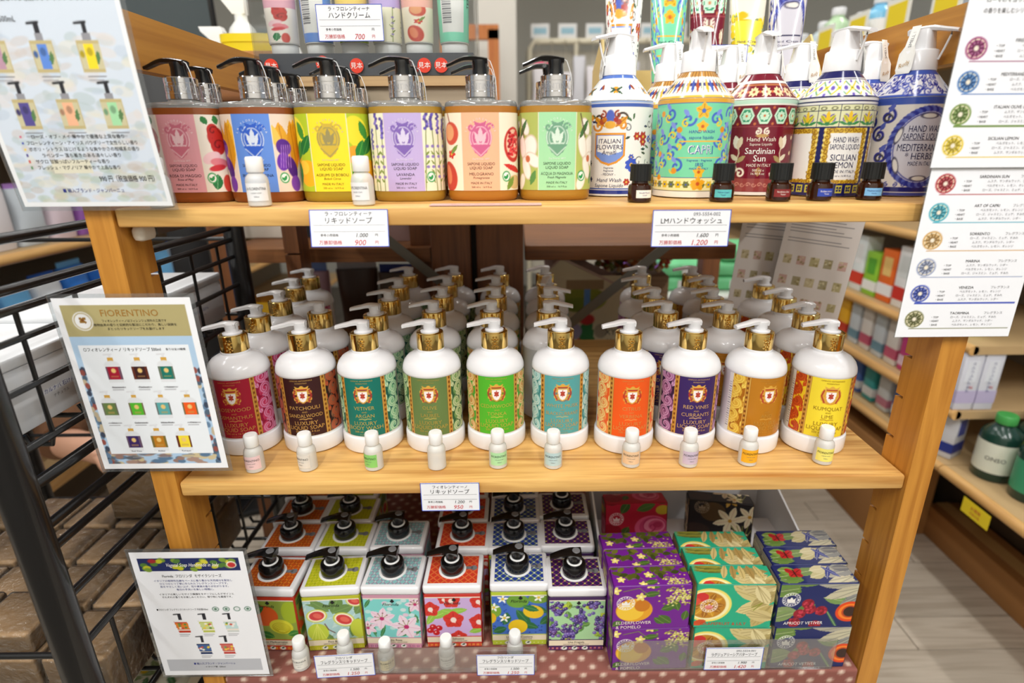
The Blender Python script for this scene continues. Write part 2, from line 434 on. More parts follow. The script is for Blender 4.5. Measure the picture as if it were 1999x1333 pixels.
def crest(cv, x, y, k, shield=(248,240,235), edge=(176,50,40), gold=(222,170,70)):
    cv.ell(x, y+.2*k, 9.6*k, 9.2*k, edge, al=.35)
    for sx in (-1, 1):
        cv.scroll(x+sx*7.2*k, y+4*k, 3.0*k, gold, 1.5*k, sx, 90, 1.2); cv.scroll(x+sx*6.6*k, y-4*k, 3.2*k, gold, 1.5*k, -sx, 270, 1.2)
        cv.line([(x+sx*7*k, y+6*k), (x+sx*8.6*k, y), (x+sx*5.4*k, y-7*k)], 1.3*k, edge)
    cv.poly([(x-5.6*k, y+5.5*k), (x+5.6*k, y+5.5*k), (x+5.2*k, y-2*k), (x+3*k, y-6.5*k), (x, y-8.6*k), (x-3*k, y-6.5*k), (x-5.2*k, y-2*k)], gold)
    cv.poly([(x-4.6*k, y+4.6*k), (x+4.6*k, y+4.6*k), (x+4.2*k, y-2*k), (x+2.4*k, y-5.6*k), (x, y-7.2*k), (x-2.4*k, y-5.6*k), (x-4.2*k, y-2*k)], shield)
    cv.flower(x, y, 3.2*k, 4, edge, gold, 45); cv.line([(x, y-3*k), (x, y+3.4*k)], .8*k, edge)
    cv.poly([(x-5.5*k, y+6.5*k), (x+5.5*k, y+6.5*k), (x+7*k, y+10.5*k), (x+3.4*k, y+8.8*k), (x, y+11.2*k), (x-3.4*k, y+8.8*k), (x-7*k, y+10.5*k)], gold)
    cv.rect(x-5.2*k, x+5.2*k, y+6.2*k, y+7.4*k, edge)
FIO = [  # panel, ornament ground, ornament light, ornament mid, name lines, colour word, ink
 ((166,20,48), (150,18,60), (222,150,190), (200,60,100), ('ROSEWOOD','OSMANTHUS'), 'crimson', (214,160,84), 'LIQUID SOAP'),
 ((58,24,26), (44,20,20), (196,84,48), (150,96,70), ('PATCHOULI','SANDALWOOD'), 'dark brown', (222,176,96), 'LIQUID SOAP'),
 ((20,116,102), (14,96,84), (206,232,196), (120,180,140), ('VETIVER','ARGAN'), 'teal green', (206,184,96), 'BODY WASH'),
 ((104,128,72), (40,92,56), (214,222,180), (120,160,96), ('OLIVE','LAUREL'), 'olive green', (196,170,84), 'LIQUID SOAP'),
 ((84,182,44), (78,160,50), (236,214,150), (214,140,70), ('CEDARWOOD','TONKA'), 'bright lime green', (206,190,80), 'LIQUID SOAP'),
 ((88,166,166), (60,140,142), (214,236,232), (140,200,200), ('WHITE MUSK','BLACKCURRANT'), 'turquoise', (206,176,110), 'LIQUID SOAP'),
 ((240,92,26), (238,96,36), (246,216,140), (240,150,80), ('CITRUS','VERBENA'), 'vivid orange', (232,160,84), 'LIQUID SOAP'),
 ((58,34,98), (50,22,66), (206,160,206), (140,80,130), ('RED VINES','CURRANTS'), 'deep purple', (222,180,120), 'LIQUID SOAP'),
 ((188,122,26), (176,106,18), (246,214,96), (226,176,60), ('','LUXURY'), 'amber brown', (212,160,70), 'LIQUID SOAP'),
 ((244,220,56), (238,204,40), (206,84,30), (176,60,24), ('KUMQUAT','LIME'), 'lemon yellow', (176,138,40), 'LIQUID SOAP')]
R_L = .0352
BOTTLE_MB = MB().lathe([(.034, 0), (.0365, .0015), (.0372, .004), (.0372, .0185), (.0366, .0205), (.0350, .0215), (.0349, .024), (.0349, .0995), (.0356, .1005), (.0357, .1025),
    (.0350, .107), (.0328, .1125), (.0285, .1175), (.0225, .1208), (.0180, .1222), (.0166, .1238), (.0166, .127)], 56)
COLLAR_MB = MB().lathe([(.0150, .1242), (.0161, .1246), (.0163, .1262), (.0163, .1452), (.0160, .1468), (.0150, .1474), (.0122, .1474), (.0118, .1466)], 48)
def emblem_mb():
    mb = MB()
    for (a, z, rr) in ((0, .1385, .0022), (-.12, .135, .0017), (.12, .135, .0017), (0, .1325, .0019), (-.2, .1395, .0013), (.2, .1395, .0013), (-.1, .1425, .0012), (.1, .1425, .0012), (0, .1285, .0013), (-.18, .1305, .0013), (.18, .1305, .0013)):
        mb.lathe([(rr*.35, -rr), (rr*.9, -rr*.5), (rr, 0), (rr*.9, rr*.5), (rr*.35, rr)], 8, (.0161*math.sin(a), -.0161*math.cos(a), z))
    return mb
def make_fio(i):
    pan, orn, lt, md, nm, word, ink, last = FIO[i]
    t = thing('pump_bottle', '', 'bottle')
    BOTTLE_MB.build('body', WHITE, t, 40)
    cv = Cv(-50, 50, 0, 75.5, .68, orn)
    rg = random.Random(i*3+1)
    for sx in (-1, 1):
        for k in range(5):
            y = 7+k*16.5; f = sx if k % 2 else -sx; xx = 37+3*(k % 2)
            cv.leaf(sx*(xx-7), y-8, 17, 4.2, 90-sx*20, md, orn); cv.leaf(sx*(xx+3), y+7, 16, 4.4, 90+sx*(35 if k % 2 else -25), md, lt)
            cv.scroll(sx*xx, y, 9.6, lt, 4.0, f, 90+180*(k % 2), 1.25); cv.scroll(sx*xx, y, 9.6, md, 1.0, f, 90+180*(k % 2), 1.25)
            cv.leaf(sx*(xx-8), y+3, 13, 3.2, 90+sx*30, lt, md); cv.leaf(sx*(xx+7), y-6, 12, 3.0, 90-sx*50, lt, md); cv.ell(sx*xx, y, 1.7, 1.7, md)
        cv.rect(min(sx*22.5, sx*28.2), max(sx*22.5, sx*28.2), 0, 76, (170,112,36)); cv.rect(min(sx*23.1, sx*24), max(sx*23.1, sx*24), 0, 76, (232,190,96)); cv.rect(min(sx*27, sx*27.6), max(sx*27, sx*27.6), 0, 76, (226,180,84))
        for k in range(26): cv.ell(sx*25.5, 1.5+k*3, 1.1, 1.3, (206,150,60) if k % 2 else (120,66,20))
    if i >= 8: cv.rect(-50, -44, 0, 76, (232,230,226)); [cv.rect(-49, -45, 6+k*3, 6.9+k*3, (150,150,160)) for k in range(20)]
    cv.rect(-22.5, 22.5, 0, 76, pan)
    crest(cv, 0, 53.5, 1.18)
    cv.line([(-7, 22.6), (-3, 23.4), (0, 22.2), (3, 23.4), (7, 22.6)], 1.0, ink)
    s = cyl_surf(R_L, .0242)
    lb = patch('label', cv, s, M_PRINT, t)
    m = mat('ink_'+word.replace(' ', '_'), ink, .38, .35)
    it = [('OPIFICIO ARTIGIANALE', 0, 72.8, 1.7, m, 30), ('FIORENTINO', 0, 69.6, 1.6, m), (nm[0], 0, 37.4, 4.6, m, 40), ('AND', 0, 32.2, 2.0, m), (nm[1] if i != 8 else 'AND', 0, 27.2, 4.6, m, 40),
          ('LUXURY', 0, 17.4, 5.0, m), (last, 0, 11.2, 5.0, m, 41), ('500 ml e 16.9 fl.oz', 0, 6.0, 2.6, m, 36), ('Product of Tuscany', 0, 2.2, 1.3, m, 30)]
    letters('lettering', it, s, lb)
    c = COLLAR_MB.build('collar', GOLD, t, 35); emblem_mb().build('emblem', GOLD, c)
    white_pump(t, WHITE, .1470, .1605, .033)
    return t
GRP = 'white pump bottles with gold collars on the middle shelf'
ROWX = [[-.372,-.376,-.377,-.386,-.389], [-.291,-.298], [-.215,-.219,-.217,-.219,-.219], [-.135,-.143,-.141,-.143,-.140], [-.057,-.064,-.061,-.064,-.060],
        [.024,.013,.017,.019,.019], [.105], [.184,.171,.173,.170,.186], [.262,.251,.257,.276,.273], [.344,.355,.362,.364]]
ROWY = [[.095,.171,.249,.330,.407], [.099,.187], [.097,.173,.249,.329,.415], [.097,.187,.267,.343,.421], [.100,.186,.263,.340,.419], [.099,.181,.261,.338,.417],
        [.089], [.092,.174,.251,.328,.405], [.087,.171,.246,.328,.403], [.083,.163,.243,.321]]
FYAW = [5, 8, 2, 0, 4, 1, 2, 1, 9, -9]
for i in range(10):
    src = make_fio(i)
    for k, (x, y) in enumerate(zip(ROWX[i], ROWY[i])):
        o = src if k == 0 else copy_tree(src)
        o.location = (x, y, ZM+.0004)
        turn = FYAW[i] if k == 0 else random.uniform(-12, 12)
        if i == 5 and k in (1, 2): turn = 178
        if i == 5 and k == 3: turn = 75
        o.rotation_euler = (0, 0, math.radians(turn))
        w = FIO[i][5]
        tag(o, f'white pump bottle with {w} label, ' + ('front row of the middle shelf' if k == 0 else f'{ORD[k]} from the front in its column'), 'bottle', GRP)

# ------------------------------------------------------------------ little sample bottles
FROST = sheer('frosted_plastic', (248,248,244), .55, (250,250,246), 1.35, .2, .6)
def sample(loc, label, strip=None, txt='FIORENTINO', liquid=None, tilt=0, group='small sample bottles with white caps'):
    t = thing('sample_bottle', label, 'sample bottle', loc, 0, group)
    MB().lathe([(.0092, 0), (.0107, .0012), (.0107, .0235), (.0098, .0272), (.0078, .0298), (.0066, .0305), (.0066, .033)], 24).build('body', FROST, t, 40)
    MB().lathe([(.0076, .0318), (.0079, .0324), (.0079, .0445), (.0070, .0460), (.001, .0463)], 24).build('cap', CAPW, t, 40)
    if liquid: MB().lathe([(.0098, .0015), (.0098, .010)], 20).build('liquid', mat('sample_'+liquid[0], liquid[1], .2), t)
    if strip:
        cv = Cv(-11, 11, 0, 16.5, .8, strip); s = cyl_surf(.0107, .0055)
        lb = patch('label', cv, s, M_PRINT, t, .0003)
        letters('lettering', [(txt, 0, 11.5, 2.6, INK, 19), ('LIQUID SOAP', 0, 7.5, 1.1, INKGREY, 15), ('500ml', 0, 4.0, 1.3, INKGREY)], s, lb, .0005)
    t.rotation_euler = (math.radians(tilt), 0, random.uniform(-.5, .5))
    return t
for (x, y, col, what) in ((-.338,.029,(236,204,206),'pink'), (-.277,.031,(222,216,206),'clear'), (-.199,.031,(140,206,110),'leaf green'), (-.125,.031,None,'unlabelled'), (-.053,.033,(176,226,170),'mint'),
        (.012,.031,(186,212,214),'pale blue'), (.104,.032,(236,200,160),'peach'), (.172,.031,(206,190,210),'lavender'), (.243,.033,(244,178,40),'orange'), (.333,.034,(240,232,120),'pale yellow')):
    sample((x, y, ZM+.0004), f'sample bottle with {what} strip standing before the middle shelf bottles' if col else 'bare frosted sample bottle without label before the olive bottle', col)
for (x, y, st, lab) in ((-.372, .012, None, 'frosted sample bottle before the pink rose bottle on the top shelf'), (-.279, .016, (238,238,238), 'sample bottle with white label before the blue iris bottle'), (-.178, .018, (238,238,238), 'sample bottle with white label between the yellow and lavender bottles')):
    sample((x, y, ZT+.0004), lab, st, 'LA FLORENTINA')
for (x, y, st, lab) in ((-.318,.016,(232,230,222),'sample bottle before the orange citrus square bottle'), (-.262,.024,(232,230,222),'sample bottle half behind the left price card on the bottom shelf'), (-.205,.012,(226,214,180),'sample bottle with beige label before the lily square bottle'),
        (-.126,.016,(236,234,228),'sample bottle before the red flower square bottle'), (-.036,.022,(236,234,228),'sample bottle before the blue lemon square bottle')):
    sample((x, y, ZB+.0028), lab, st, 'FLORINDA')
# amber oil bottles on the top shelf
AMBER = mat('amber_glass', (58,26,8), .08, trans=.35, ior=1.45, coat=.3)
CAPB = mat('ribbed_black_cap', (22,24,24), .4)
for (x, y, c, tx, lab) in ((.096,.033,(240,236,226),('Amalfi Peony','SOAP'),'amber vial with white label before the white floral bottle'), (.179,.033,(90,186,190),('Velvet Capri','Tester'),'amber vial with turquoise label before the turquoise bottle'),
        (.237,.034,(126,40,44),('Sardinian Sun','Tester'),'amber vial with maroon label before the burgundy bottle'), (.280,.037,(44,70,170),('Sicilian Lemon','Tester'),'amber vial with royal blue label before the navy tile bottle'), (.333,.040,(120,180,230),('Mediterranean','Herbs'),'amber vial with sky blue label before the blue white bottle')):
    t = thing('amber_vial', lab, 'vial', (x, y, ZT+.0004), 0, 'amber vials with black caps')
    MB().lathe([(.0105, 0), (.0118, .001), (.0118, .0145), (.0110, .0168), (.0086, .0182), (.0082, .021)], 28).build('body', AMBER, t, 40)
    mb = MB(); n = 48
    mb.loft([[((.0102+(.0003 if i % 2 else 0))*math.cos(2*PI*i/n), (.0102+(.0003 if i % 2 else 0))*math.sin(2*PI*i/n), z) for i in range(n)] for z in (.0205, .0365)]); mb.build('cap', CAPB, t, 0)
    cv = Cv(-8.5, 8.5, 0, 7.5, .7, c); s = cyl_surf(.0118, .0045); lb = patch('label', cv, s, M_PRINT, t, .0003)
    ik = INKW if sum(c) < 420 else INKB
    letters('lettering', [(tx[0], 0, 5, 1.5, ik, 15), (tx[1], 0, 2.5, 1.3, ik)], s, lb, .0005)
    t.rotation_euler = (0, 0, random.uniform(-.25, .25))
# ------------------------------------------------------------------ clear oval soap bottles on the top shelf
def superell(hw, hd, e=2.6, n=64):
    out = []
    for i in range(n):
        a = 2*PI*i/n; c, s = math.cos(a), math.sin(a)
        out.append((hw*math.copysign(abs(c)**(2/e), c), hd*math.copysign(abs(s)**(2/e), s)))
    return out
def ringz(hw, hd, z, e=2.6): return [(x, y, z) for x, y in superell(hw, hd, e)]
HW, HD = .0374, .0250
def black_pump(parent, z0, z1, reach, strap=True):
    mb = MB(); r = .0082
    mb.lathe([(r*1.02, z0), (r, z0+.001), (r*.92, z1-.006), (r*.98, z1-.003), (r*.95, z1-.0008), (r*.5, z1)], 20)
    secs = []
    for k in range(10):
        t = k/9; x = r*.95-t*(reach+r*.95); hw = .0072*(1.08-.5*t); top = z1+.0012+.0022*math.sin(PI*min(1, t*1.15))-.0075*max(0, t-.5)**1.6*2
        th = .0052*(1-.3*t)
        secs.append([(x, -hw, top-.0012), (x, -hw*.5, top), (x, hw*.5, top), (x, hw, top-.0012), (x, hw*.8, top-th), (x, -hw*.8, top-th)])
    mb.loft(secs); p = mb.build('pump', BLACKP, parent, 50)
    if strap: MB().tube([(.007, -.003, z1), (.0105, -.004, z1-.002), (.0135, -.005, z1-.010), (.0158, -.006, z1-.020), (.0165, -.006, z1-.034)], .0004, 6).build('strap', mat('clear_strap', (225,225,225), .3), parent)
def emblem(cv, x, y, c, c2):
    S, T = cv.S, cv.T; cv.S, cv.T = x+(S-x)/1.2, y+(T-y)/1.2
    cv.ell(x, y, 9.6, 11.4, c); cv.ring(x, y, 9.0, 10.8, .9, c2); cv.ring(x, y, 7.0, 8.6, .7, c2)
    cv.poly([(x-8.5, y-6), (x+8.5, y-6), (x+5, y-12), (x, y-16), (x-5, y-12)], c); cv.line([(x-7, y-8), (x, y-14.6), (x+7, y-8)], .8, c2)
    for sx in (-1, 1):
        cv.scroll(x+sx*7.5, y+8, 3.4, c, 1.6, sx, 0, 1); cv.leaf(x+sx*1.2, y-6, 11, 1.6, 90-sx*18, c2); cv.line([(x+sx*2, y-5), (x+sx*5, y+4)], .8, c2)
    cv.leaf(x, y-4, 12, 2.0, 90, c2); cv.line([(x-5, y-5), (x+5, y-5)], 1, c2); cv.poly([(x-4, y+9), (x+4, y+9), (x+5.5, y+13), (x, y+11), (x-5.5, y+13)], c); cv.ring(x, y-1, 3.4, 3.8, .8, c2)
    cv.S, cv.T = S, T
def pic_rose(cv, x0, x1, H, sd):
    cv.rect(x0, x1, 0, H, (236,228,216)); m = (x0+x1)/2; w = x1-x0
    cv.leaf(m-8, 74, 9, 3, -60, (40,120,60)).leaf(m+4, 75, 9, 3, -80, (50,130,70))
    for k, (dx, dy, r) in enumerate(((3, 54, 10), (4, 46, 9), (1, 60, 7))): cv.ell(m+dx, dy, r*.8, r, (190,40,38)); [cv.scroll(m+dx, dy, r*(.8-.2*j), (120,16,22), .7, 1, 60*j, .8) for j in range(3)]
    cv.ell(m-4, 34, 9, 5.5, (240,200,206), 25).ell(m+3, 29, 9, 4.5, (228,130,140), -10).ell(m, 24, 8, 3, (206,50,60), 10)
    cv.leaf(m-4, 2, 16, 5, 80, (36,120,66), (150,200,150)).ell(m+8, 8, 5, 9, (206,70,60))
def pic_iris(cv, x0, x1, H, sd):
    cv.rect(x0, x1, 0, H, (232,212,196)); m = (x0+x1)/2
    cv.leaf(m-3, 30, 38, 7, 95, (226,164,40), (170,96,14)).leaf(m+2, 14, 58, 8, 82, (234,176,48), (150,84,10)).leaf(m+7, 20, 50, 6, 92, (214,146,30), (150,84,10)).leaf(m-8, 40, 26, 4, 100, (240,196,90))
    cv.ell(m-4, 44, 7, 8, (86,34,140), 20).ell(m-6, 30, 6, 9, (104,44,170), -10).ell(m+2, 24, 5, 11, (76,26,126), 12).ell(m+4, 8, 5, 8, (120,60,170), 0)
    for k in range(5): cv.line([(m-9+k*2.4, 24), (m-6+k*2, 46)], .6, (190,140,220))
def pic_citrus(cv, x0, x1, H, sd):
    cv.rect(x0, x1, 0, H, (176,196,40)); m = (x0+x1)/2
    cv.ell(m-4, 58, 12, 16, (236,220,50), 20).ell(m+7, 18, 12, 13, (246,176,30)).ell(m-8, 36, 8, 9, (244,160,40)).ell(m+2, 24, 7, 7, (250,200,60))
    cv.leaf(m-6, 30, 22, 5, 70, (40,130,50), (130,190,80)).leaf(m+2, 36, 22, 5.5, 62, (30,110,46), (120,180,80)).leaf(m-9, 4, 26, 6, 80, (36,120,50), (130,190,80)).leaf(m+6, 50, 20, 4, 110, (60,140,50))
def pic_lavender(cv, x0, x1, H, sd):
    cv.rect(x0, x1, 0, H, (238,234,206)); r = random.Random(sd)
    for k in range(4):
        x = x0+3+(x1-x0-6)*k/3.0+r.uniform(-1, 1); tp = 50+r.uniform(0, 20); lean = r.uniform(-4, 4)
        cv.line([(x+lean, 0), (x, tp)], .9, (110,130,60))
        for j in range(9): cv.ell(x+r.uniform(-1.6, 1.6), tp-8+j*2.2, 1.7, 1.5, r.choice([(98,84,178), (128,110,200), (84,70,150)]))
        for j in range(4): cv.leaf(x+lean*.5, 8+j*9, 6, 1.0, r.choice([50, 130]), (130,150,70)); cv.ell(x, 14+j*10, 1.8, 1.5, (140,120,190))
def pic_pomegranate(cv, x0, x1, H, sd):
    cv.rect(x0, x1, 0, H, (240,230,206)); m = (x0+x1)/2
    if sd % 2:
        cv.ell(m+1, 56, 9, 11, (206,80,60)).ell(m-1, 57, 6, 8, (230,160,110)).line([(m, 66), (m-3, 75)], 1.2, (150,60,40)).flower(m+1, 36, 5, 5, (206,50,44), (240,190,60)).leaf(m+1, 36, 12, 2, 50, (120,150,70)).ell(m-3, 14, 10, 15, (196,66,50), 10).ell(m-5, 16, 5, 10, (226,130,90), 10)
    else:
        cv.ell(m+2, 45, 11, 17, (196,50,44)).ell(m+2, 46, 8.6, 14, (240,190,160))
        r = random.Random(3); [cv.ell(m+2+r.uniform(-6, 6), 46+r.uniform(-11, 11), 1.5, 1.5, r.choice([(200,30,40), (230,70,70), (160,16,30)])) for _ in range(60)]
        cv.leaf(m-10, 26, 26, 3, -20, (206,50,44)).ell(m+4, 8, 9, 7, (210,180,120)).leaf(m-6, 0, 16, 3, 60, (120,150,60))
def pic_magnolia(cv, x0, x1, H, sd):
    cv.rect(x0, x1, 0, H, (176,186,96)); m = (x0+x1)/2
    for (x, y, rx, ry, a) in ((m-2, 62, 5, 9, 25), (m+3, 40, 9, 15, -15), (m-6, 44, 5, 13, 10), (m+8, 30, 6, 10, 50), (m, 22, 5, 12, 15), (m-7, 8, 5, 9, -20)):
        cv.ell(x, y, rx, ry, (216,196,176), a).ell(x, y, rx*.86, ry*.9, (246,238,226), a)
    cv.ell(m+2, 31, 2.6, 3.4, (200,110,70)).leaf(m-10, 50, 22, 2.5, 60, (70,110,60)).leaf(m+5, 5, 16, 3, 70, (90,140,70)).line([(m-9, 74), (m-3, 52)], 1.2, (90,70,50))
FLO = [((226,162,172), (206,116,136), (240,206,212), pic_rose, ('ROSA DI MAGGIO','Rose of May'), 'pink', (176,96,40), 'red rose'),
       ((98,142,222), (44,92,200), (214,224,240), pic_iris, ('IRIS FLORENTINA','Florentine Iris'), 'blue', (172,92,36), 'purple iris'),
       ((252,222,44), (206,176,60), (150,140,90), pic_citrus, ('AGRUMI DI BOBOLI','Boboli Citrus'), 'yellow', (196,168,40), 'citrus fruit'),
       ((192,174,222), (126,98,178), (214,206,232), pic_lavender, ('LAVANDA','Lavender'), 'lavender', (206,164,60), 'lavender sprig'),
       ((242,184,146), (206,96,140), (240,190,200), pic_pomegranate, ('MELOGRANO','Pomegranate'), 'peach', (214,140,44), 'pomegranate'),
       ((166,222,170), (110,160,130), (214,232,216), pic_magnolia, ('ACQUA DI MAGNOLIA','Fresh Magnolia'), 'mint green', (212,156,50), 'white magnolia')]
CLEARB = sheer('clear_bottle', (248,248,245), .22, (245,245,240), 1.5, .04)
def make_flo(i):
    pan, em, em2, pic, nm, word, liq, what = FLO[i]
    t = thing('soap_bottle', '', 'bottle')
    LQ = sheer('liquid_'+word, tuple(min(255, int(c*.35+165)) if k == 0 else min(255, int(c*.75+50)) for k, c in enumerate(liq)), .62, liq, 1.45, .04)
    MB().loft([ringz(HW*.93, HD*.9, 0), ringz(HW*.985, HD*.97, .0022), ringz(HW, HD, .006), ringz(HW, HD, .0922)], True, True).build('body', LQ, t, 40)
    MB().loft([ringz(HW, HD, .0923), ringz(HW, HD, .0940), ringz(HW*.985, HD*.97, .0962), ringz(HW*.94, HD*.9, .0975), ringz(.016, .016, .0985, 2), ringz(.0145, .0145, .1008, 2)]).build('shoulder', CLEARB, t, 40)
    s = perim_surf(superell(HW, HD), .0105)
    cv = Cv(-46, 46, 0, 75.5, .7, (236,230,216))
    for (a, b, sd) in ((-46, -19.5, 1), (19.5, 46, 2)):
        pic(cv, a, b, 76, sd)
        keep = cv.a.copy() if a < 0 else None
        if a < 0: left = keep
    cv.a[cv.S < 0] = left[cv.S < 0]
    cv.rect(-19.5, 19.5, 0, 76, pan); cv.rect(-19.5, -19.0, 0, 76, (236,226,206)); cv.rect(19.0, 19.5, 0, 76, (236,226,206))
    emblem(cv, 0, 52, em, em2)
    cv.ell(26, 14, 4.2, 5.0, (246,246,238)); cv.ring(26, 14, 4.0, 4.8, 1.0, (40,150,80)); cv.leaf(25.6, 10.8, 6, 1.3, 70, (40,150,80)); cv.leaf(25.6, 10.8, 5, 1.2, 120, (40,150,80))
    lb = patch('label', cv, s, M_PRINT, t, .0005)
    dk = mat('ink_dark_'+word, tuple(int(c*.38) for c in pan), .5)
    emk = mat('ink_emblem_'+word, tuple(min(255, int(c*.5+120)) for c in em2), .5)
    it = [('Dal Firenze 1897', 0, 31.4, 1.7, emk, 26, 0, .2), ('SAPONE LIQUIDO', 0, 26.6, 2.7, dk, 28), ('LIQUID SOAP', 0, 22.6, 2.7, dk, 24), (nm[0], 0, 16.6, 2.8, dk, 33), (nm[1], 0, 12.9, 2.2, dk, 26, 0, .25), ('MADE IN ITALY', 0, 7.6, 2.2, dk, 24), ('500 ml e · 16.9 fl.oz', 0, 3.6, 1.8, dk, 31)]
    for k, ch in enumerate('LA FLORENTINA'):
        a = (k-6)*11.5; it.append((ch, 15.6*math.sin(math.radians(a)), 52+17.6*math.cos(math.radians(a)), 2.0, emk, None, -a))
    letters('lettering', it, s, lb, .0008)
    c = MB().lathe([(.0146, .1008), (.0157, .1012), (.0157, .1060), (.0154, .1064), (.0154, .1160), (.0157, .1164), (.0157, .1208), (.0150, .1216), (.009, .1217)], 44).build('collar', CHROME, t, 35)
    letters('collar_lettering', [('LA FLORENTINA LA FLO', 0, 5, 5.2, mat('chrome_letter', (210,210,214), .25, .8), 94)], cyl_surf(.0155, .106), c, .0003)
    black_pump(t, .1217, .1368, .034)
    return t
FX = [(-.370,.082), (-.294,.079), (-.2185,.080), (-.1420,.078), (-.0640,.079), (.0130,.080)]
FX2 = [[(-.376,.140)], [(-.300,.140), (-.300,.202)], [(-.223,.140), (-.226,.202)], [(-.145,.140)], [(-.066,.140)], [(.010,.140)]]
for i in range(6):
    src = make_flo(i); src.location = (*FX[i], ZT+.0004); src.rotation_euler = (0, 0, math.radians(random.uniform(-2, 2)))
    w, what = FLO[i][5], FLO[i][7]
    tag(src, f'clear soap bottle with {w} label and {what} artwork, front of top shelf', 'bottle', 'clear soap bottles with chrome collars')
    for k, (x, y) in enumerate(FX2[i]):
        o = copy_tree(src); o.location = (x, y, ZT+.0004); o.rotation_euler = (0, 0, math.radians(random.uniform(-4, 4)))
        tag(o, f'clear soap bottle with black pump, {ORD[k+1]} row behind the {w} {what} bottle', 'bottle', 'clear soap bottles with chrome collars')

# ------------------------------------------------------------------ majolica style hand wash bottles
RM = .0395
def cone_surf(r0, r1, z0, h):
    def f(s, t, off):
        a = s/r0; r = r0+(r1-r0)*np.clip(t/h, 0, 1)
        return (r+off)*np.sin(a), -(r+off)*np.cos(a), z0+t*1.0+off*.5
    return f
def mj_amalfi(cv, cn):
    cv.rect(-64, 64, 0, 98, (238,238,234)); cv.rect(-64, 64, 92, 95.5, (70,100,180)); cv.rect(-64, 64, 96.5, 98, (150,175,220)); cv.rect(-64, 64, 2, 6, (44,60,140)); cv.rect(-64, 64, 7, 8, (70,100,180))
    x = -6
    cv.poly([(x-17, 66), (x+17, 66), (x+17, 42), (x+9, 35), (x, 32), (x-9, 35), (x-17, 42)], (224,150,40)); cv.poly([(x-15, 64), (x+15, 64), (x+15, 43), (x+8, 37), (x, 34.5), (x-8, 37), (x-15, 43)], (120,150,220)); cv.poly([(x-13.5, 63), (x+13.5, 63), (x+13.5, 47), (x, 43), (x-13.5, 47)], (246,244,240))
    for sx in (-1, 1):
        cv.scroll(x+sx*12, 80, 7, (60,50,40), 2, sx, 0, 1.2); cv.scroll(x+sx*13, 73, 6, (220,140,40), 2.2, -sx, 180, 1.1); cv.scroll(x+sx*8, 84, 4, (150,60,40), 1.8, sx, 90, 1.1); cv.leaf(x+sx*6, 72, 16, 3, 90-sx*50, (226,160,50), (140,70,20)); cv.ell(x+sx*9, 77, 3, 3, (176,80,50))
    cv.ell(x, 82, 4.5, 7, (80,100,190)).ell(x, 74, 6, 4, (226,170,60)).ell(x+6, 79, 2.5, 2.5, (170,50,40)).ell(x-6, 79, 2.5, 2.5, (200,120,40))
    r = random.Random(5)
    for k in range(58):
        px = r.choice([r.uniform(13, 62), r.uniform(-62, -26)]); py = r.uniform(12, 88); q = r.random()
        if q < .28: cv.flower(px, py, r.uniform(3, 5.5), 6, r.choice([(176,60,46), (70,90,190), (226,150,40), (150,50,70)]), (240,200,80))
        elif q < .75: cv.leaf(px, py, r.uniform(5, 9), 1.3, r.uniform(0, 360), r.choice([(46,70,56), (70,110,70), (40,50,90)]))
        else: cv.scroll(px, py, r.uniform(4, 7), (50,50,60), .8, r.choice([-1, 1]), r.uniform(0, 360), .9)
    cv.flower(19, 33, 8, 7, (60,90,200), (240,190,60)); cv.flower(40, 17, 7, 8, (226,140,40), (200,70,40)); cv.flower(33, 62, 6, 6, (176,50,46), (240,190,60))
    cn.rect(-64, 64, 0, 32, (240,240,236)); cn.rect(-64, 64, 26, 32, (84,116,190))
    for px in (-44, -2, 42):
        cn.flower(px, 12, 5, 6, (226,150,40), (190,80,30)); [cn.leaf(px, 12, 10, 1.4, a, (60,90,70)) for a in (20, 160, 200, 330)]; cn.leaf(px+18, 12, 8, 2, 60, (60,80,150)); cn.leaf(px-18, 12, 8, 2, 120, (150,70,40))
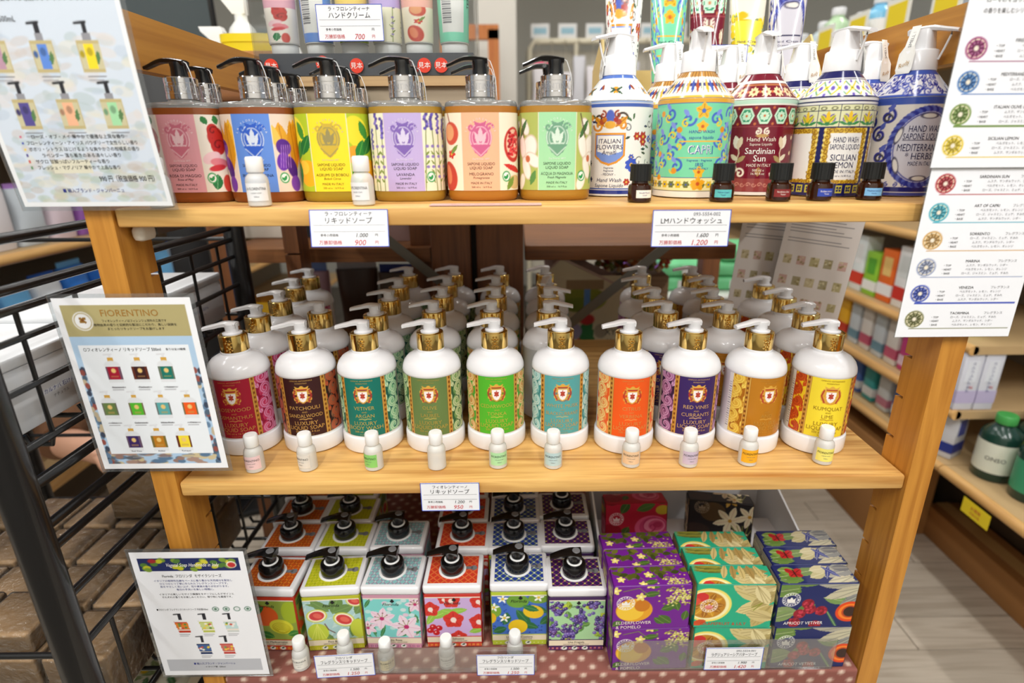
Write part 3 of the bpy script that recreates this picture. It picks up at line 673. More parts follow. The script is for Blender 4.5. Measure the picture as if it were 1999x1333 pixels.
def mj_capri(cv, cn):
    cv.rect(-64, 64, 0, 98, (122,214,170)); cv.rect(-64, 64, 94, 98, (226,170,60)); cv.rect(-64, 64, 93, 94, (60,90,170)); cv.rect(-64, 64, 0, 6, (240,236,224)); cv.rect(-64, 64, 6, 20, (240,232,170))
    for k in range(16): cv.flower(-60+k*8, 13, 4.2, 6, (226,190,40) if k % 2 else (110,120,60), (70,90,170))
    cv.rect(-64, 64, 19.5, 20.5, (70,90,160)); cv.rect(-64, 64, 6, 7, (90,80,60))
    for sx in (-1, 1):
        for (x, y, r, f, ro) in ((14, 78, 7, 1, 0), (27, 66, 8, -1, 90), (20, 56, 6, 1, 180), (30, 45, 7, -1, 30), (24, 32, 7, 1, 90), (34, 84, 7, -1, 200), (42, 60, 7, 1, 0), (40, 36, 7, -1, 90), (54, 76, 7, 1, 40), (54, 48, 7, -1, 140), (52, 28, 6, 1, 20)):
            cv.scroll(sx*x, y, r, (70,104,200), 2.3, sx*f, ro, 1.1); cv.scroll(sx*(x+3), y-4, r*.6, (232,206,60), 1.7, -sx*f, ro+90, 1)
            cv.leaf(sx*x, y+3, 9, 2.2, 90-sx*40, (130,150,226))
        for (x, y) in ((23, 68), (26, 27), (45, 84), (47, 44), (46, 20)): cv.ell(sx*x, y, 3, 3, (228,150,40))
    cv.flower(0, 86, 8.5, 5, (236,186,50), (70,110,200), 18, (170,110,30)); cv.flower(0, 71, 6.5, 5, (236,186,50), (200,90,40), 18); cv.flower(0, 26, 6.5, 5, (236,186,50), (200,90,40), 18); cv.flower(0, 14, 8, 5, (236,170,40), (200,90,40), 18)
    cv.rect(-23, 23, 55.8, 57, (232,180,60)); cv.rect(-23, 23, 39.8, 41, (232,180,60))
    cn.rect(-64, 64, 0, 32, (236,230,214)); cn.rect(-64, 64, 0, 3, (226,176,70)); cn.rect(-64, 64, 24, 32, (190,140,70))
    for k in range(22): cn.leaf(-62+k*6, 5, 17, 2, 90, [(70,90,170), (170,80,50), (110,120,70), (226,170,60)][k % 4]); cn.ell(-59+k*6, 15, 1.8, 2.2, (60,60,120)); cn.line([(-62+k*6, 24), (-60+k*6, 32)], 1, (100,60,40))
def mj_sardinia(cv, cn):
    bg = (116,24,44); cv.rect(-64, 64, 0, 98, bg); cv.rect(-64, 64, 94, 98, (190,226,206)); cv.rect(-64, 64, 92.5, 94, (240,236,226)); cv.rect(-64, 64, 71, 72, (150,60,70)); cv.rect(-64, 64, 4, 18, (146,66,66)); cv.rect(-64, 64, 0, 3, (230,226,220))
    for k in range(-3, 4):
        x = k*18; cv.poly([(x-8, 82), (x-4, 90), (x+4, 90), (x+8, 82), (x+4, 74), (x-4, 74)], (200,232,206)); cv.poly([(x-6, 82), (x-3, 88), (x+3, 88), (x+6, 82), (x+3, 76), (x-3, 76)], (60,150,110)); cv.flower(x, 82, 5, 8, (200,232,206), (200,110,60)); cv.ell(x+9, 90, 1.4, 1.4, (200,110,60)); cv.ell(x+9, 74, 1.4, 1.4, (200,110,60))
    for k in range(22): cv.scroll(-63+k*6, 11, 2.6, (206,150,130), .8, 1 if k % 2 else -1, 0, 1)
    for sx in (-1, 1):
        cv.line([(sx*20, 22), (sx*25, 32), (sx*22, 44), (sx*24, 56)], 1.5, (214,200,170)); cv.leaf(sx*24, 48, 15, 4, 90-sx*15, (240,232,214)).leaf(sx*24, 48, 14, 3, 90+sx*15, (224,206,176)).leaf(sx*22, 36, 12, 2.4, 90-sx*55, (226,216,190)).leaf(sx*24, 34, 12, 2.4, 90+sx*50, (170,150,100))
        cv.scroll(sx*19, 23, 6, (240,232,214), 2, sx, 180, 1.2); cv.scroll(sx*27, 26, 5, (240,232,214), 1.8, -sx, 90, 1.2); cv.scroll(sx*4.5, 66, 3.6, (240,232,214), 1.8, sx, 90, 1.2)
        for y in (60, 44, 28): cv.ell(sx*40, y, 2.2, 2.2, (226,206,160)); cv.leaf(sx*46, y, 11, 2, 90, (170,120,80)); cv.scroll(sx*54, y, 5, (214,190,150), 1.3, sx, 0, 1.2)
    cv.leaf(-7, 62, 14, 2, 0, (190,150,90)); cv.leaf(0, 20, 10, 3, 90, (170,130,80))
    cn.rect(-64, 64, 0, 32, bg); cn.rect(-64, 64, 19, 22, (240,236,226)); cn.rect(-64, 64, 0, 2, (240,236,226)); cn.rect(-64, 64, 16.5, 18, (180,110,70))
    for k in range(-4, 5): cn.flower(k*14.5, 8.5, 6.4, 8, (232,206,160), (150,70,50), 0, None, .25); cn.ell(k*14.5+7.2, 8.5, 1.6, 1.6, (200,110,70))
def mj_sicily(cv, cn):
    nv = (30,32,92); cv.rect(-64, 64, 0, 98, nv); cv.rect(-64, 64, 92, 98, (238,236,232)); cv.rect(-64, 64, 94.2, 95.2, nv); cv.rect(-64, 64, 70, 91, (226,226,180))
    for k in range(-3, 4):
        x = k*21; cv.rect(x-10.6, x-10, 70, 91, nv)
        for sx in (-1, 1): cv.scroll(x+sx*5, 78, 4, (110,90,170), 1.2, sx, 90, 1.1); cv.leaf(x, 73, 11, 2.2, 90-sx*38, (226,206,50), (60,120,60)); cv.leaf(x+sx*2, 72, 9, 1.4, 90-sx*70, (60,140,80)); cv.ring(x+sx*5, 88, 2.4, 1.4, .6, (90,90,60))
        cv.leaf(x, 74, 12, 2, 90, (240,196,40)); cv.ell(x, 73, 2.6, 1.8, (60,130,80))
    cv.rect(-64, 64, 85.5, 86.2, nv)
    for px in (-50, 0, 50):
        cv.rect(px-22, px+22, 13, 69, (226,190,60)); cv.rect(px-16.5, px+16.5, 17, 64, (240,238,234))
        for k in range(11):
            y = 15+k*5
            for sx in (-1, 1): cv.scroll(px+sx*19, y, 3.3, (150,104,20), 1.1, sx, 90*k, 1.2); cv.ell(px+sx*21.5, y+2, 1.2, 1.6, (246,226,130))
        for k in range(8): cv.scroll(px-16+k*4.6, 66.5, 2.6, (150,104,20), 1, 1, 90*k, 1.1); cv.scroll(px-16+k*4.6, 15, 2.2, (150,104,20), 1, -1, 90*k, 1.1)
    for k in range(-6, 7): cv.rect(k*10-3.5, k*10+3.5, 3.5, 11, (206,196,70)); cv.flower(k*10, 7.2, 3.2, 4, nv, (206,196,70), 45)
    cn.rect(-64, 64, 0, 32, (236,234,228)); cn.rect(-64, 64, 22, 32, nv); cn.rect(-64, 64, 0, 1.6, nv); cn.rect(-64, 64, 20, 21, nv)
    for k in range(-4, 5):
        x = k*14.5; cn.line([(x-7, 3), (x+7, 18)], 1.4, (226,190,40)); cn.line([(x-7, 18), (x+7, 3)], 1.4, (60,140,80)); cn.flower(x, 10.5, 3.6, 4, (240,206,60), (60,120,80), 45); cn.ell(x+7.2, 10.5, 2.4, 2.6, (110,90,180)); cn.ell(x, 3, 1.6, 1.6, (110,90,180)); cn.ell(x, 18, 1.6, 1.6, (110,90,180))
def mj_mediterranean(cv, cn):
    b1, b2 = (44,48,140), (84,96,180); cv.rect(-64, 64, 0, 98, (222,216,208)); cv.rect(-64, 64, 91, 98, (60,84,170)); cv.rect(-64, 64, 4, 9, (36,36,110)); cv.rect(-64, 64, 0, 3, (60,70,150))
    x = 4
    cv.ell(x, 49, 31, 38, (206,204,214))
    for k in range(58):
        a = 2*PI*k/58; cv.ell(x+31.5*math.cos(a), 49+38*math.sin(a), 3.9, 2.3, b1 if k % 2 else b2, math.degrees(a)+55)
    cv.ring(x, 49, 27.5, 34, .8, b1)
    for (dx, dy, a) in ((0, 31, 0), (1, -31, 0), (-25, 12, 75), (-23, -18, 105), (25, 12, 105)): cv.ell(x+dx, 49+dy, 8, 2.6, (226,222,216), a); cv.ring(x+dx, 49+dy, 8, 2.6, .7, (60,56,80), 1, a)
    for sx in (-1, 1):
        for (dx, y, r, f) in ((38, 80, 8, 1), (44, 62, 8, -1), (40, 40, 8, 1), (44, 22, 8, -1), (56, 74, 7, 1), (57, 34, 7, -1)):
            cv.scroll(x+sx*dx, y, r, b1, 2.6, sx*f, 90, 1.3); cv.scroll(x+sx*dx, y-2, r*.6, (60,60,70), 1.6, -sx*f, 0, 1.1); cv.leaf(x+sx*dx, y+4, 10, 2.4, 90+sx*30, b2)
    for k in range(-8, 9): cv.scroll(k*8, 11.5, 2.4, b1, 1, 1 if k % 2 else -1, 90, 1.2)
    cv.rect(x-21, x+21, 55.8, 56.5, (60,58,90))
    cn.rect(-64, 64, 0, 32, (222,220,224)); cn.rect(-64, 64, 0, 2.5, (60,84,170)); cn.rect(-64, 64, 25, 32, (60,84,170))
    r = random.Random(9)
    for k in range(46): cn.scroll(r.uniform(-62, 62), r.uniform(4, 24), r.uniform(2.5, 5), r.choice([b1, b2, (50,60,150)]), 1.4, r.choice([-1, 1]), r.uniform(0, 360), 1.1); cn.leaf(r.uniform(-62, 62), r.uniform(4, 22), 6, 1.2, r.uniform(0, 360), b1)
INKNAVY = mat('ink_navy', (40,40,84), .5); INKCREAM = mat('ink_cream', (240,228,214), .5); INKTEAL = mat('ink_capri', (44,84,170), .5)
MJ = [(mj_amalfi, 'white floral', [('ITALIAN', -6, 57.5, 4.6, INKNAVY), ('FLOWERS', -6, 51.5, 4.6, INKNAVY), ('Amalfi', -6, 46, 4.2, INKNAVY, None, 0, .15), ('fragranza', -6, 30, 2, INKNAVY), ('fragrance', -6, 27, 2, INKNAVY), ('- PEONY -', -6, 23, 2.5, INKNAVY), ('Hand Wash', -5, 17, 4, INKNAVY, None, 0, .15), ('Sapone Liquido', -5, 11.2, 3.6, INKNAVY, 34, 0, .15)]),
      (mj_capri, 'turquoise scroll', [('HAND WASH', 0, 66, 3.0, INKTEAL, 26), ('sapone liquido', 0, 60.4, 3.0, INKTEAL, 28), ('CAPRI', 0, 48.5, 8.6, INKW, 26), ('CAPRI', .5, 48.2, 8.6, INKTEAL, 25), ('fragranza - fragrance', 0, 37.8, 2.2, INKTEAL, 30), ('IRIS', 0, 33.4, 3.8, INKTEAL), ('MADE IN ITALY', 0, 29.4, 2.0, INKTEAL)]),
      (mj_sardinia, 'burgundy medallion', [('Hand Wash', 0, 58.5, 4.4, INKCREAM), ('Sapone Liquido', 0, 53.4, 2.6, INKCREAM), ('Sardinian', 0, 46.5, 6.2, INKW, 31), ('Sun', 0, 38.8, 6.4, INKW), ('MADE IN ITALY', 0, 31.6, 3.0, INKCREAM, 25), ('500 ml e', 0, 26.4, 2.4, INKCREAM), ('16.90 fl.oz', 0, 22.8, 2.4, INKCREAM)]),
      (mj_sicily, 'navy and yellow tile', [('HAND WASH', 0, 57.2, 5.6, INKNAVY, 25), ('SAPONE LIQUIDO', 0, 50.2, 5.2, INKNAVY, 30), ('SICILIAN', 0, 39.6, 6.2, INKNAVY, 26), ('LEMON', 0, 32, 6.0, INKNAVY, 22), ('MADE IN ITALY', 0, 25.4, 2.8, INKNAVY), ('500 ml e 16.90 fl.oz', 0, 21, 1.9, INKNAVY, 24)]),
      (mj_mediterranean, 'blue and white rope', [('HAND WASH', 4, 67.5, 6.2, INKNAVY, 34), ('SAPONE LIQUIDO', 4, 60, 6.0, INKNAVY, 42), ('MEDITERRANEAN', 4, 49, 7.0, INKNAVY, 48), ('* HERBS *', 4, 40.4, 6.4, INKNAVY, 32), ('MADE IN ITALY', 4, 33, 4.2, INKNAVY, 24)])]
TAGM = mat('tag_card', (244,243,238), .5)
def mj_pump(t, ang):
    mb = MB()
    mb.lathe([(.0176, .1255), (.0186, .1262), (.0178, .1450), (.0165, .1462), (.0125, .1466)], 32)
    mb.loft([[(p[0], p[1], z) for p in rrect(0, 0, h, d, .004, 3)] for z, h, d in ((.1460, .0125, .0105), (.152, .0118, .0098), (.162, .0105, .009), (.1655, .0098, .0085))])
    secs = []
    for k in range(9):
        q = k/8; x = -.0115+q*.045; hw = .0098*(1-.42*q); top = .1672+.0016*math.sin(PI*min(1, q*1.4))-.006*max(0, q-.5)**1.5*2; th = .0062*(1-.45*q)
        secs.append([(x, -hw, top-.002), (x, -hw*.55, top), (x, hw*.55, top), (x, hw, top-.002), (x, hw*.8, top-th), (x, -hw*.8, top-th)])
    mb.loft(secs)
    mb.tube([(.026, 0, .1640), (.0262, 0, .158), (.0225, 0, .146), (.0188, 0, .136)], .0011, 6)
    p = mb.build('pump', WHITE, t, 45); p.rotation_euler = (0, 0, math.radians(ang))
    return p
def mj_tag(t, ang):
    """paper hang tag strapped down the side of the pump"""
    e = bpy.data.objects.new('hang_tag', None)
    mb = MB(); pts = [(-.0045, .1690), (.0045, .1690), (.0050, .150), (.0085, .143), (.0088, .1275), (.0068, .1235), (-.0068, .1235), (-.0088, .1275), (-.0085, .143), (-.0050, .150)]
    y0 = lambda z: -.0112-.0088*min(1, max(0, (.168-z)/.03))
    mb.loft([[(x, y0(z)-.0004, z) for x, z in pts], [(x, y0(z), z) for x, z in pts]])
    o = mb.build('hang_tag', TAGM, t, 0)
    sf = lambda s, q, off: (s, np.vectorize(y0)(q+.1235)-.0004-off, q+.1235)
    letters('tag_lettering', [('SMELL IT', 0, 34, 3.2, INKGREY, 20, 90), ('Rudy', 0, 9.5, 4.0, INKG, 13, 20, .3)], sf, o, .0002)
    o.rotation_euler = (0, 0, math.radians(ang)); return o
def make_mj(i, ang, tang):
    fn, word, it = MJ[i]; t = thing('hand_wash_bottle', '', 'bottle')
    MB().lathe([(.0365, 0), (.0385, .001), (.0392, .003), (RM, .005), (RM, .0985), (.0390, .1000), (.0176, .1262), (.0176, .128)], 64).build('body', mat('ceramic_white_plastic', (236,235,232), .2, coat=.3), t, 25)
    cv = Cv(-62, 62, 0, 98, .72, (240,240,236)); cn = Cv(-62, 62, 0, 27.5, .9, (240,240,236)); cn.T = cn.T*32/27.5
    fn(cv, cn); cn.T = cn.T*27.5/32
    s = cyl_surf(RM, .001); lb = patch('label', cv, s, M_GLOSSPRINT, t, .0004); patch('shoulder_print', cn, cone_surf(.0393, .0172, .0995, .0268), M_GLOSSPRINT, t, .0005)
    letters('lettering', it, s, lb, .0007)
    mj_pump(t, ang); mj_tag(t, tang)
    return t
MX = [(.0860,.132,-8,215,-75), (.1660,.106,2,268,75), (.2445,.130,-4,275,75), (.3195,.108,5,290,80), (.3985,.106,4,312,-60)]
MX2 = {1: (.1585,.196,180), 2: (.2385,.214,182), 3: (.3185,.200,178), 4: (.3985,.192,180)}
for i, (x, y, rz, ang, tg) in enumerate(MX):
    src = make_mj(i, ang, tg); src.location = (x, y, ZT+.0004); src.rotation_euler = (0, 0, math.radians(rz-(x*30)))
    tag(src, f'{MJ[i][1]} patterned hand wash bottle with white pump, front of top shelf', 'bottle', 'majolica patterned hand wash bottles')
    if i in MX2:
        o = copy_tree(src); o.location = (MX2[i][0], MX2[i][1], ZT+.0004); o.rotation_euler = (0, 0, 0)
        for ch in o.children:
            if ch.name.startswith('pump'): ch.rotation_euler = (0, 0, math.radians(MX2[i][2]))
            if ch.name.startswith('hang_tag'): ch.rotation_euler = (0, 0, math.radians(25))
        tag(o, f'patterned hand wash bottle in the row behind the {MJ[i][1]} bottle', 'bottle', 'majolica patterned hand wash bottles')
# ------------------------------------------------------------------ hand cream tubes behind the top row
def make_tube(name, label, cat, loc, cv_fn, hw=.021, h=.150, cap=CAPW, capr=.0165, texts=(), rz=0, tilt=0, group=None, glossy=True):
    t = thing(name, label, cat, loc, 0, group); t.rotation_euler = (math.radians(tilt), 0, math.radians(rz))
    def wd(q): return .0178+(hw-.0178)*q, .0178*(1-q)**.7+.0016
    rings = []
    for k in range(9):
        q = k/8; a, b = wd(q); rings.append([(x, y, .012+q*(h-.012)) for x, y in superell(a, b, 2.0+1.2*q, 40)])
    MB().loft(rings).build('tube_body', mat('tube_plastic', (236,234,228), .3), t, 50)
    MB().lathe([(capr*.96, 0), (capr, .001), (capr, .0115), (capr*.97, .0122)], 32).build('cap', cap, t, 40)
    def sf(s, tt, off):
        q = np.clip((tt-.012)/(h-.012), 0, 1); a = .0178+(hw-.0178)*q; b = .0178*(1-q)**.7+.0016; ph = s/.018
        e = 2/(2.0+1.2*q); sn, cs = np.sin(ph), np.cos(ph)
        return (a+off)*np.sign(sn)*np.abs(sn)**e, -(b+off)*np.sign(cs)*np.abs(cs)**e, tt
    cv = Cv(-26, 26, 13, h*1000-1, 1.0, (236,234,228)); cv_fn(cv, h*1000)
    lb = patch('label', cv, sf, M_GLOSSPRINT if glossy else M_PRINT, t, .0004)
    if texts: letters('lettering', texts, sf, lb, .0007)
    return t
def tb(panel, pic, back=False):
    def f(cv, H):
        cv.rect(-30, 30, 0, 200, panel)
        if back: cv.rect(-14, 12, 24, 140, (226,226,222)); [cv.rect(-12, -2, 34+k*2.5, 35+k*2.5, (120,120,124)) for k in range(40)]
        else:
            T = cv.T; cv.T = (T-13)*1.6; pic(cv, -30, 30, 76, 1); cv.T = T
            cv.rect(-30, 30, 52, 200, panel)
    return f
ZTRAY = 1.2365; YT = .252
TG = 'hand cream tubes in the clear stand'
SEAL = mat('sticker_red', (222,62,40), .4)
tubes = [(-.322, (220,166,180), pic_rose, 0, 'pink tube with red flower artwork at the left end of the clear stand', INKGREY), (-.277, (96,140,214), pic_iris, 1, 'blue tube turned to its back label in the clear stand', INK),
         (-.233, (236,204,110), pic_citrus, 0, 'yellow tube with citrus artwork behind the price card in the stand', INKGREY), (-.191, (190,170,222), pic_lavender, 0, 'lavender tube with sprig artwork in the clear stand', INKGREY),
         (-.151, (238,180,164), pic_pomegranate, 0, 'pink tube with pomegranate artwork in the clear stand', INKGREY), (-.106, (126,214,180), pic_magnolia, 1, 'mint tube marked tester at the right end of the clear stand', INK)]
for (x, c, pic, bk, lab, ik) in tubes:
    tx = [('TESTER', 20, 62, 5, INK, 40, 90)] if c == (126,214,180) else ([('500', -6, 40, 3, INK)] if bk else [('LA FLORENTINA', 0, 76, 2.4, ik, 26), ('Crema Mani', 0, 70, 2, ik), ('Hand Cream', 0, 66, 2, ik)])
    if not bk: tx += [('見本', 0, 104, 5.5, INKW)]
    o = make_tube('cream_tube', lab, 'tube', (x, YT, ZTRAY+.026), tb(c, pic, bk), .0225, .150, texts=tx, rz=random.uniform(-6, 6), group=TG)
    if not bk:
        q = MB().lathe([(.0075, 0), (.0075, .0004)], 24).build('sticker', SEAL, o); q.rotation_euler = (PI/2, 0, 0); q.location = (0, -.0098, .104)
st = thing('tube_stand', 'clear acrylic stand with dark base holding the cream tubes', 'display stand', (0,0,0))
DARK = mat('stand_dark', (72,75,82), .35)
MB().box(-.347, -.081, YT-.024, YT+.026, ZTRAY, ZTRAY+.0255).build('base', DARK, st, 0)
MB().box(-.350, -.078, YT-.0275, YT-.0255, ZTRAY, ZTRAY+.082).build('front_panel', sheer('stand_acrylic', (248,249,249), .015, gloss=.25), st, 0)
MB().box(-.352, -.350, YT-.0275, YT+.030, ZTRAY, ZTRAY+.12).build('side_panel', CLEAR, st, 0)
MB().box(-.078, -.076, YT-.0275, YT+.030, ZTRAY, ZTRAY+.12).build('side_panel', CLEAR, st, 0)
for (x, h) in ((-.332, 0), (-.268, .003), (-.226, 0), (-.142, 0), (-.121, 0)):
    o = MB().lathe([(.0085, 0), (.0085, .0005)], 24).build('sticker', SEAL, st); o.rotation_euler = (PI/2, 0, 0); o.location = (x, YT-.0278, ZTRAY+.011+h)
    letters('sticker_lettering', [('見本', 0, 0, 5.2, INKW)], lambda s, t, off: (s, -t*0-.0006-off+0*s, t), o, .0002).rotation_euler = (-PI/2, 0, 0)
rb = thing('riser_box', 'plain wooden riser box under the clear tube stand', 'box', (0,0,0))
MB().box(-.345, -.075, YT-.020, YT+.13, ZT+.001, ZTRAY-.0005).build('box_body', wood('grey_ply', (150,134,112), (180,164,140), 0, .8, .6), rb, 0)
MB().box(-.352, -.068, YT-.026, YT+.135, ZTRAY-.012, ZTRAY-.0006).build('box_lid', wood('ply_light', (176,140,98), (200,166,120), 0, .8, .6), rb, 0)
tubes2 = [(.1196, mj_amalfi, 'white floral', -3), (.182, mj_capri, 'turquoise scroll', 2), (.2356, mj_sardinia, 'burgundy medallion', 0), (.2905, None, 'yellow lemon', 3), (.344, mj_mediterranean, 'blue and white', -4)]
def mjt(fn):
    def f(cv, H):
        d = Cv(-1, 1, 0, 27, 1, (0,0,0))
        if fn is None:
            cv.rect(-30, 30, 0, 200, (236,232,214)); r = random.Random(2)
            for k in range(70): cv.ell(r.uniform(-24, 24), r.uniform(40, 130), 4.2, 4.6, r.choice([(236,206,30), (246,222,60), (220,186,20)])); cv.leaf(r.uniform(-24, 24), r.uniform(30, 130), 7, 2, r.uniform(0, 360), r.choice([(110,140,60), (150,160,90)]))
            cv.rect(-30, 30, 22, 30, (50,84,180)); cv.rect(-14, 14, 92, 122, (240,222,70))
        else:
            S, T = cv.S, cv.T; cv.S = S*1.75; cv.T = (T-13)*.62; fn(cv, d); cv.S = S; cv.T = T
    return f
dis = thing('tube_display_box', 'cream cardboard display box holding the patterned cream tubes', 'box', (0,0,0))
CREAM = mat('cream_card', (226,204,142), .6)
MB().box(.094, .394, .280, .284, ZT+.001, 1.215).build('front_panel', CREAM, dis, 0)
MB().box(.094, .394, .435, .439, ZT+.001, 1.265).build('back_panel', CREAM, dis, 0)
for x in (.094, .391):
    MB().loft([[(x, .284, ZT+.001), (x, .435, ZT+.001), (x, .435, 1.265), (x, .345, 1.300), (x, .284, 1.225)], [(x+.003, .284, ZT+.001), (x+.003, .435, ZT+.001), (x+.003, .435, 1.265), (x+.003, .345, 1.300), (x+.003, .284, 1.225)]]).build('side_panel', CREAM, dis, 0)
MB().box(.097, .391, .284, .435, 1.184, 1.188).build('inner_floor', CREAM, dis, 0)
for (x, fn, w, rz) in tubes2:
    tx = [('Hand Cream', 0, 96, 3, INKNAVY), ('Crema Mani', 0, 91, 2.4, INKNAVY)] if w != 'burgundy medallion' else [('Hand Cream', 0, 82, 3, INKCREAM), ('Sardinian', 0, 72, 4, INKCREAM, 24), ('Sun', 0, 66, 4, INKCREAM)]
    make_tube('patterned_tube', f'{w} patterned cream tube standing in the cream display box', 'tube', (x, .312, 1.1885), mjt(fn), .0262, .172, capr=.017, texts=tx, rz=rz, tilt=-5, group='patterned cream tubes behind the hand wash bottles')

# ------------------------------------------------------------------ price cards and paper signs
CARD = mat('card_white', (240,241,244), .35, coat=.4)
EDGE = mat('card_blue_edge', (70,96,200), .5)
def price_card(label, x, y, z, w, h, lines, tiltx=0, rz=0, group='white price cards with blue edges'):
    t = thing('price_card', label, 'price card', (x, y, z), 0, group); t.rotation_euler = (math.radians(tiltx), 0, math.radians(rz))
    MB().box(-w/2, w/2, 0, .0006, -h/2, h/2).build('card', CARD, t, 0)
    e = .0007
    mb = MB()
    for a in ((-w/2, w/2, h/2-e, h/2), (-w/2, w/2, -h/2, -h/2+e), (-w/2, -w/2+e, -h/2, h/2), (w/2-e, w/2, -h/2, h/2)): mb.box(a[0], a[1], -.0002, 0, a[2], a[3])
    mb.build('card_edge', EDGE, t, 0)
    mb = MB(); [mb.box(-w/2+.003, w/2-.003, -.00015, 0, q*h, q*h+.00025) for q in (.08, -.09)]; mb.build('ruled_line', INKGREY, t, 0)
    sf = lambda s, q, off: (s, -off+0*s, q)
    letters('lettering', lines, sf, t, .0003)
    return t
def yen(name1, name2, old, new, code=None, k=1.0, w=72):
    L = []
    if name1: L.append((name1, 0 if not code else w*.2, 13.6*k, 3.2*k, INKGREY if code else INK, w*.7))
    L += [(name2, 0, 7.2*k, 4.6*k, INK, w*.82), ('参考小売価格', -w*.27, -6.6*k, 2.0*k, INK, w*.28), (old, w*.17, -6.6*k, 3.8*k, INK, None, 0, .2), ('円', w*.36, -6.6*k, 2.2*k, INK),
          ('万勝卸価格', -w*.26, -13.6*k, 3.1*k, INKR, w*.36), (new, w*.14, -13.6*k, 5.2*k, INKR, None, 0, .2), ('円', w*.36, -13.6*k, 2.6*k, INKR)]
    return L
price_card('price card 900 yen hanging on the top shelf edge, left', -.1895, -.0015, 1.0775, .0755, .0355, yen('ラ・フロレンティーナ', 'リキッドソープ', '1.000', '900'), tiltx=-9)
price_card('price card 1.200 yen hanging on the top shelf edge, right', .1405, -.0015, 1.0750, .0755, .0355, yen('093-5554-002', 'LMハンドウォッシュ', '1.600', '1.200', True))
price_card('price card 950 yen on the middle shelf edge', -.1070, -.0015, .7735, .0670, .0370, yen('フィオレンティーノ', 'リキッドソープ', '1.200', '950', None, .98, 64))
price_card('price card 700 yen on the clear tube stand', -.2290, YT-.0292, 1.2945, .0800, .0400, yen('ラ・フロレンティーナ', 'ハンドクリーム', '', '700', None, 1.1, 76))
price_card('price card half hidden behind the white hand wash pumps', .2480, .2785, 1.2560, .0640, .0420, yen('093-5554-003', 'LMハンドクリーム', '1.000', '800', True, 1, 60))
def bottom_rail(name, label, x0, x1, zt):
    t = thing('acrylic_rail', label, 'price rail', (0,0,0), 0, 'clear acrylic rails on the bottom shelf')
    MB().box(x0, x1, .0005, .0022, ZB+.003, zt).build('front_plate', CLEAR, t, 0)
    MB().box(x0, x1, .0022, .008, ZB+.003, ZB+.0042).build('foot_plate', CLEAR, t, 0)
bottom_rail('', 'clear acrylic rail before the square bottles', -.232, -.008, .5455)
bottom_rail('', 'clear acrylic rail before the wrapped soaps', .098, .378, .553)
price_card('price card 1.250 yen, left one on the bottom shelf', -.2545, -.0022, .5220, .0745, .0370, yen('フロリンダ', 'フレグランスリキッドソープ', '1.500', '1.250', None, .98, 72), rz=3)
price_card('price card 1.250 yen, centre one on the acrylic rail', -.0480, -.0010, .5185, .0745, .0345, yen('フロリンダ', 'フレグランスリキッドソープ', '1.500', '1.250', None, .95, 72))
price_card('price card 1.420 yen before the wrapped soaps', .2465, -.0010, .5245, .0745, .0370, yen('093-5554-001', 'ラグジュアリーシアバターソープ', '1.900', '1.420', True, .98, 72))
pc = thing('flat_card', 'thin pink printed card lying flat on the top shelf edge', 'card', (0,0,0)); MB().box(-.112, -.004, .003, .020, ZT+.0004, ZT+.0012).build('card', mat('pink_card', (216,176,170), .5), pc, 0)
letters('lettering', [('liquid soap · hand cream · body lotion', 0, 0, 3, INKR, 90)], lambda s, t, off: (s-.058, .010+t, ZT+.0012+off+0*s), pc, .0002)

FILM = sheer('laminate_film', (240,243,244), .05, gloss=.6)
def sheet(label, x, y, z, w, h, cv_fn, texts, lean=0, res=1.0, bend=0, minis=(), margin=.004):
    """laminated sheet; origin at bottom centre, faces -y, its top leaning towards the viewer by `lean` degrees"""
    t = thing('laminated_sign', label, 'sign', (x, y, z)); t.rotation_euler = (math.radians(lean), 0, 0)
    by = lambda q: -bend*np.sin(np.clip(q/h, 0, 1)*PI)
    sf = lambda s, q, off: (s, by(q)-off+0*s, q)
    cv = Cv(-w*500, w*500, 0, h*1000, res, (240,241,244)); cv_fn(cv, w*500, h*1000)
    pz = patch('paper', cv, sf, M_PAPER, t, 0)
    mb = MB(); n = 10; W2 = w/2+margin
    rings = [[(-W2, float(by(q))+.0004, q), (W2, float(by(q))+.0004, q), (W2, float(by(q))+.0009, q), (-W2, float(by(q))+.0009, q)] for q in np.linspace(-margin, h+margin, n+1)]
    mb.loft(rings).build('laminate', FILM, t, 0)
    if texts: letters('lettering', texts, sf, pz, .0003)
    return t
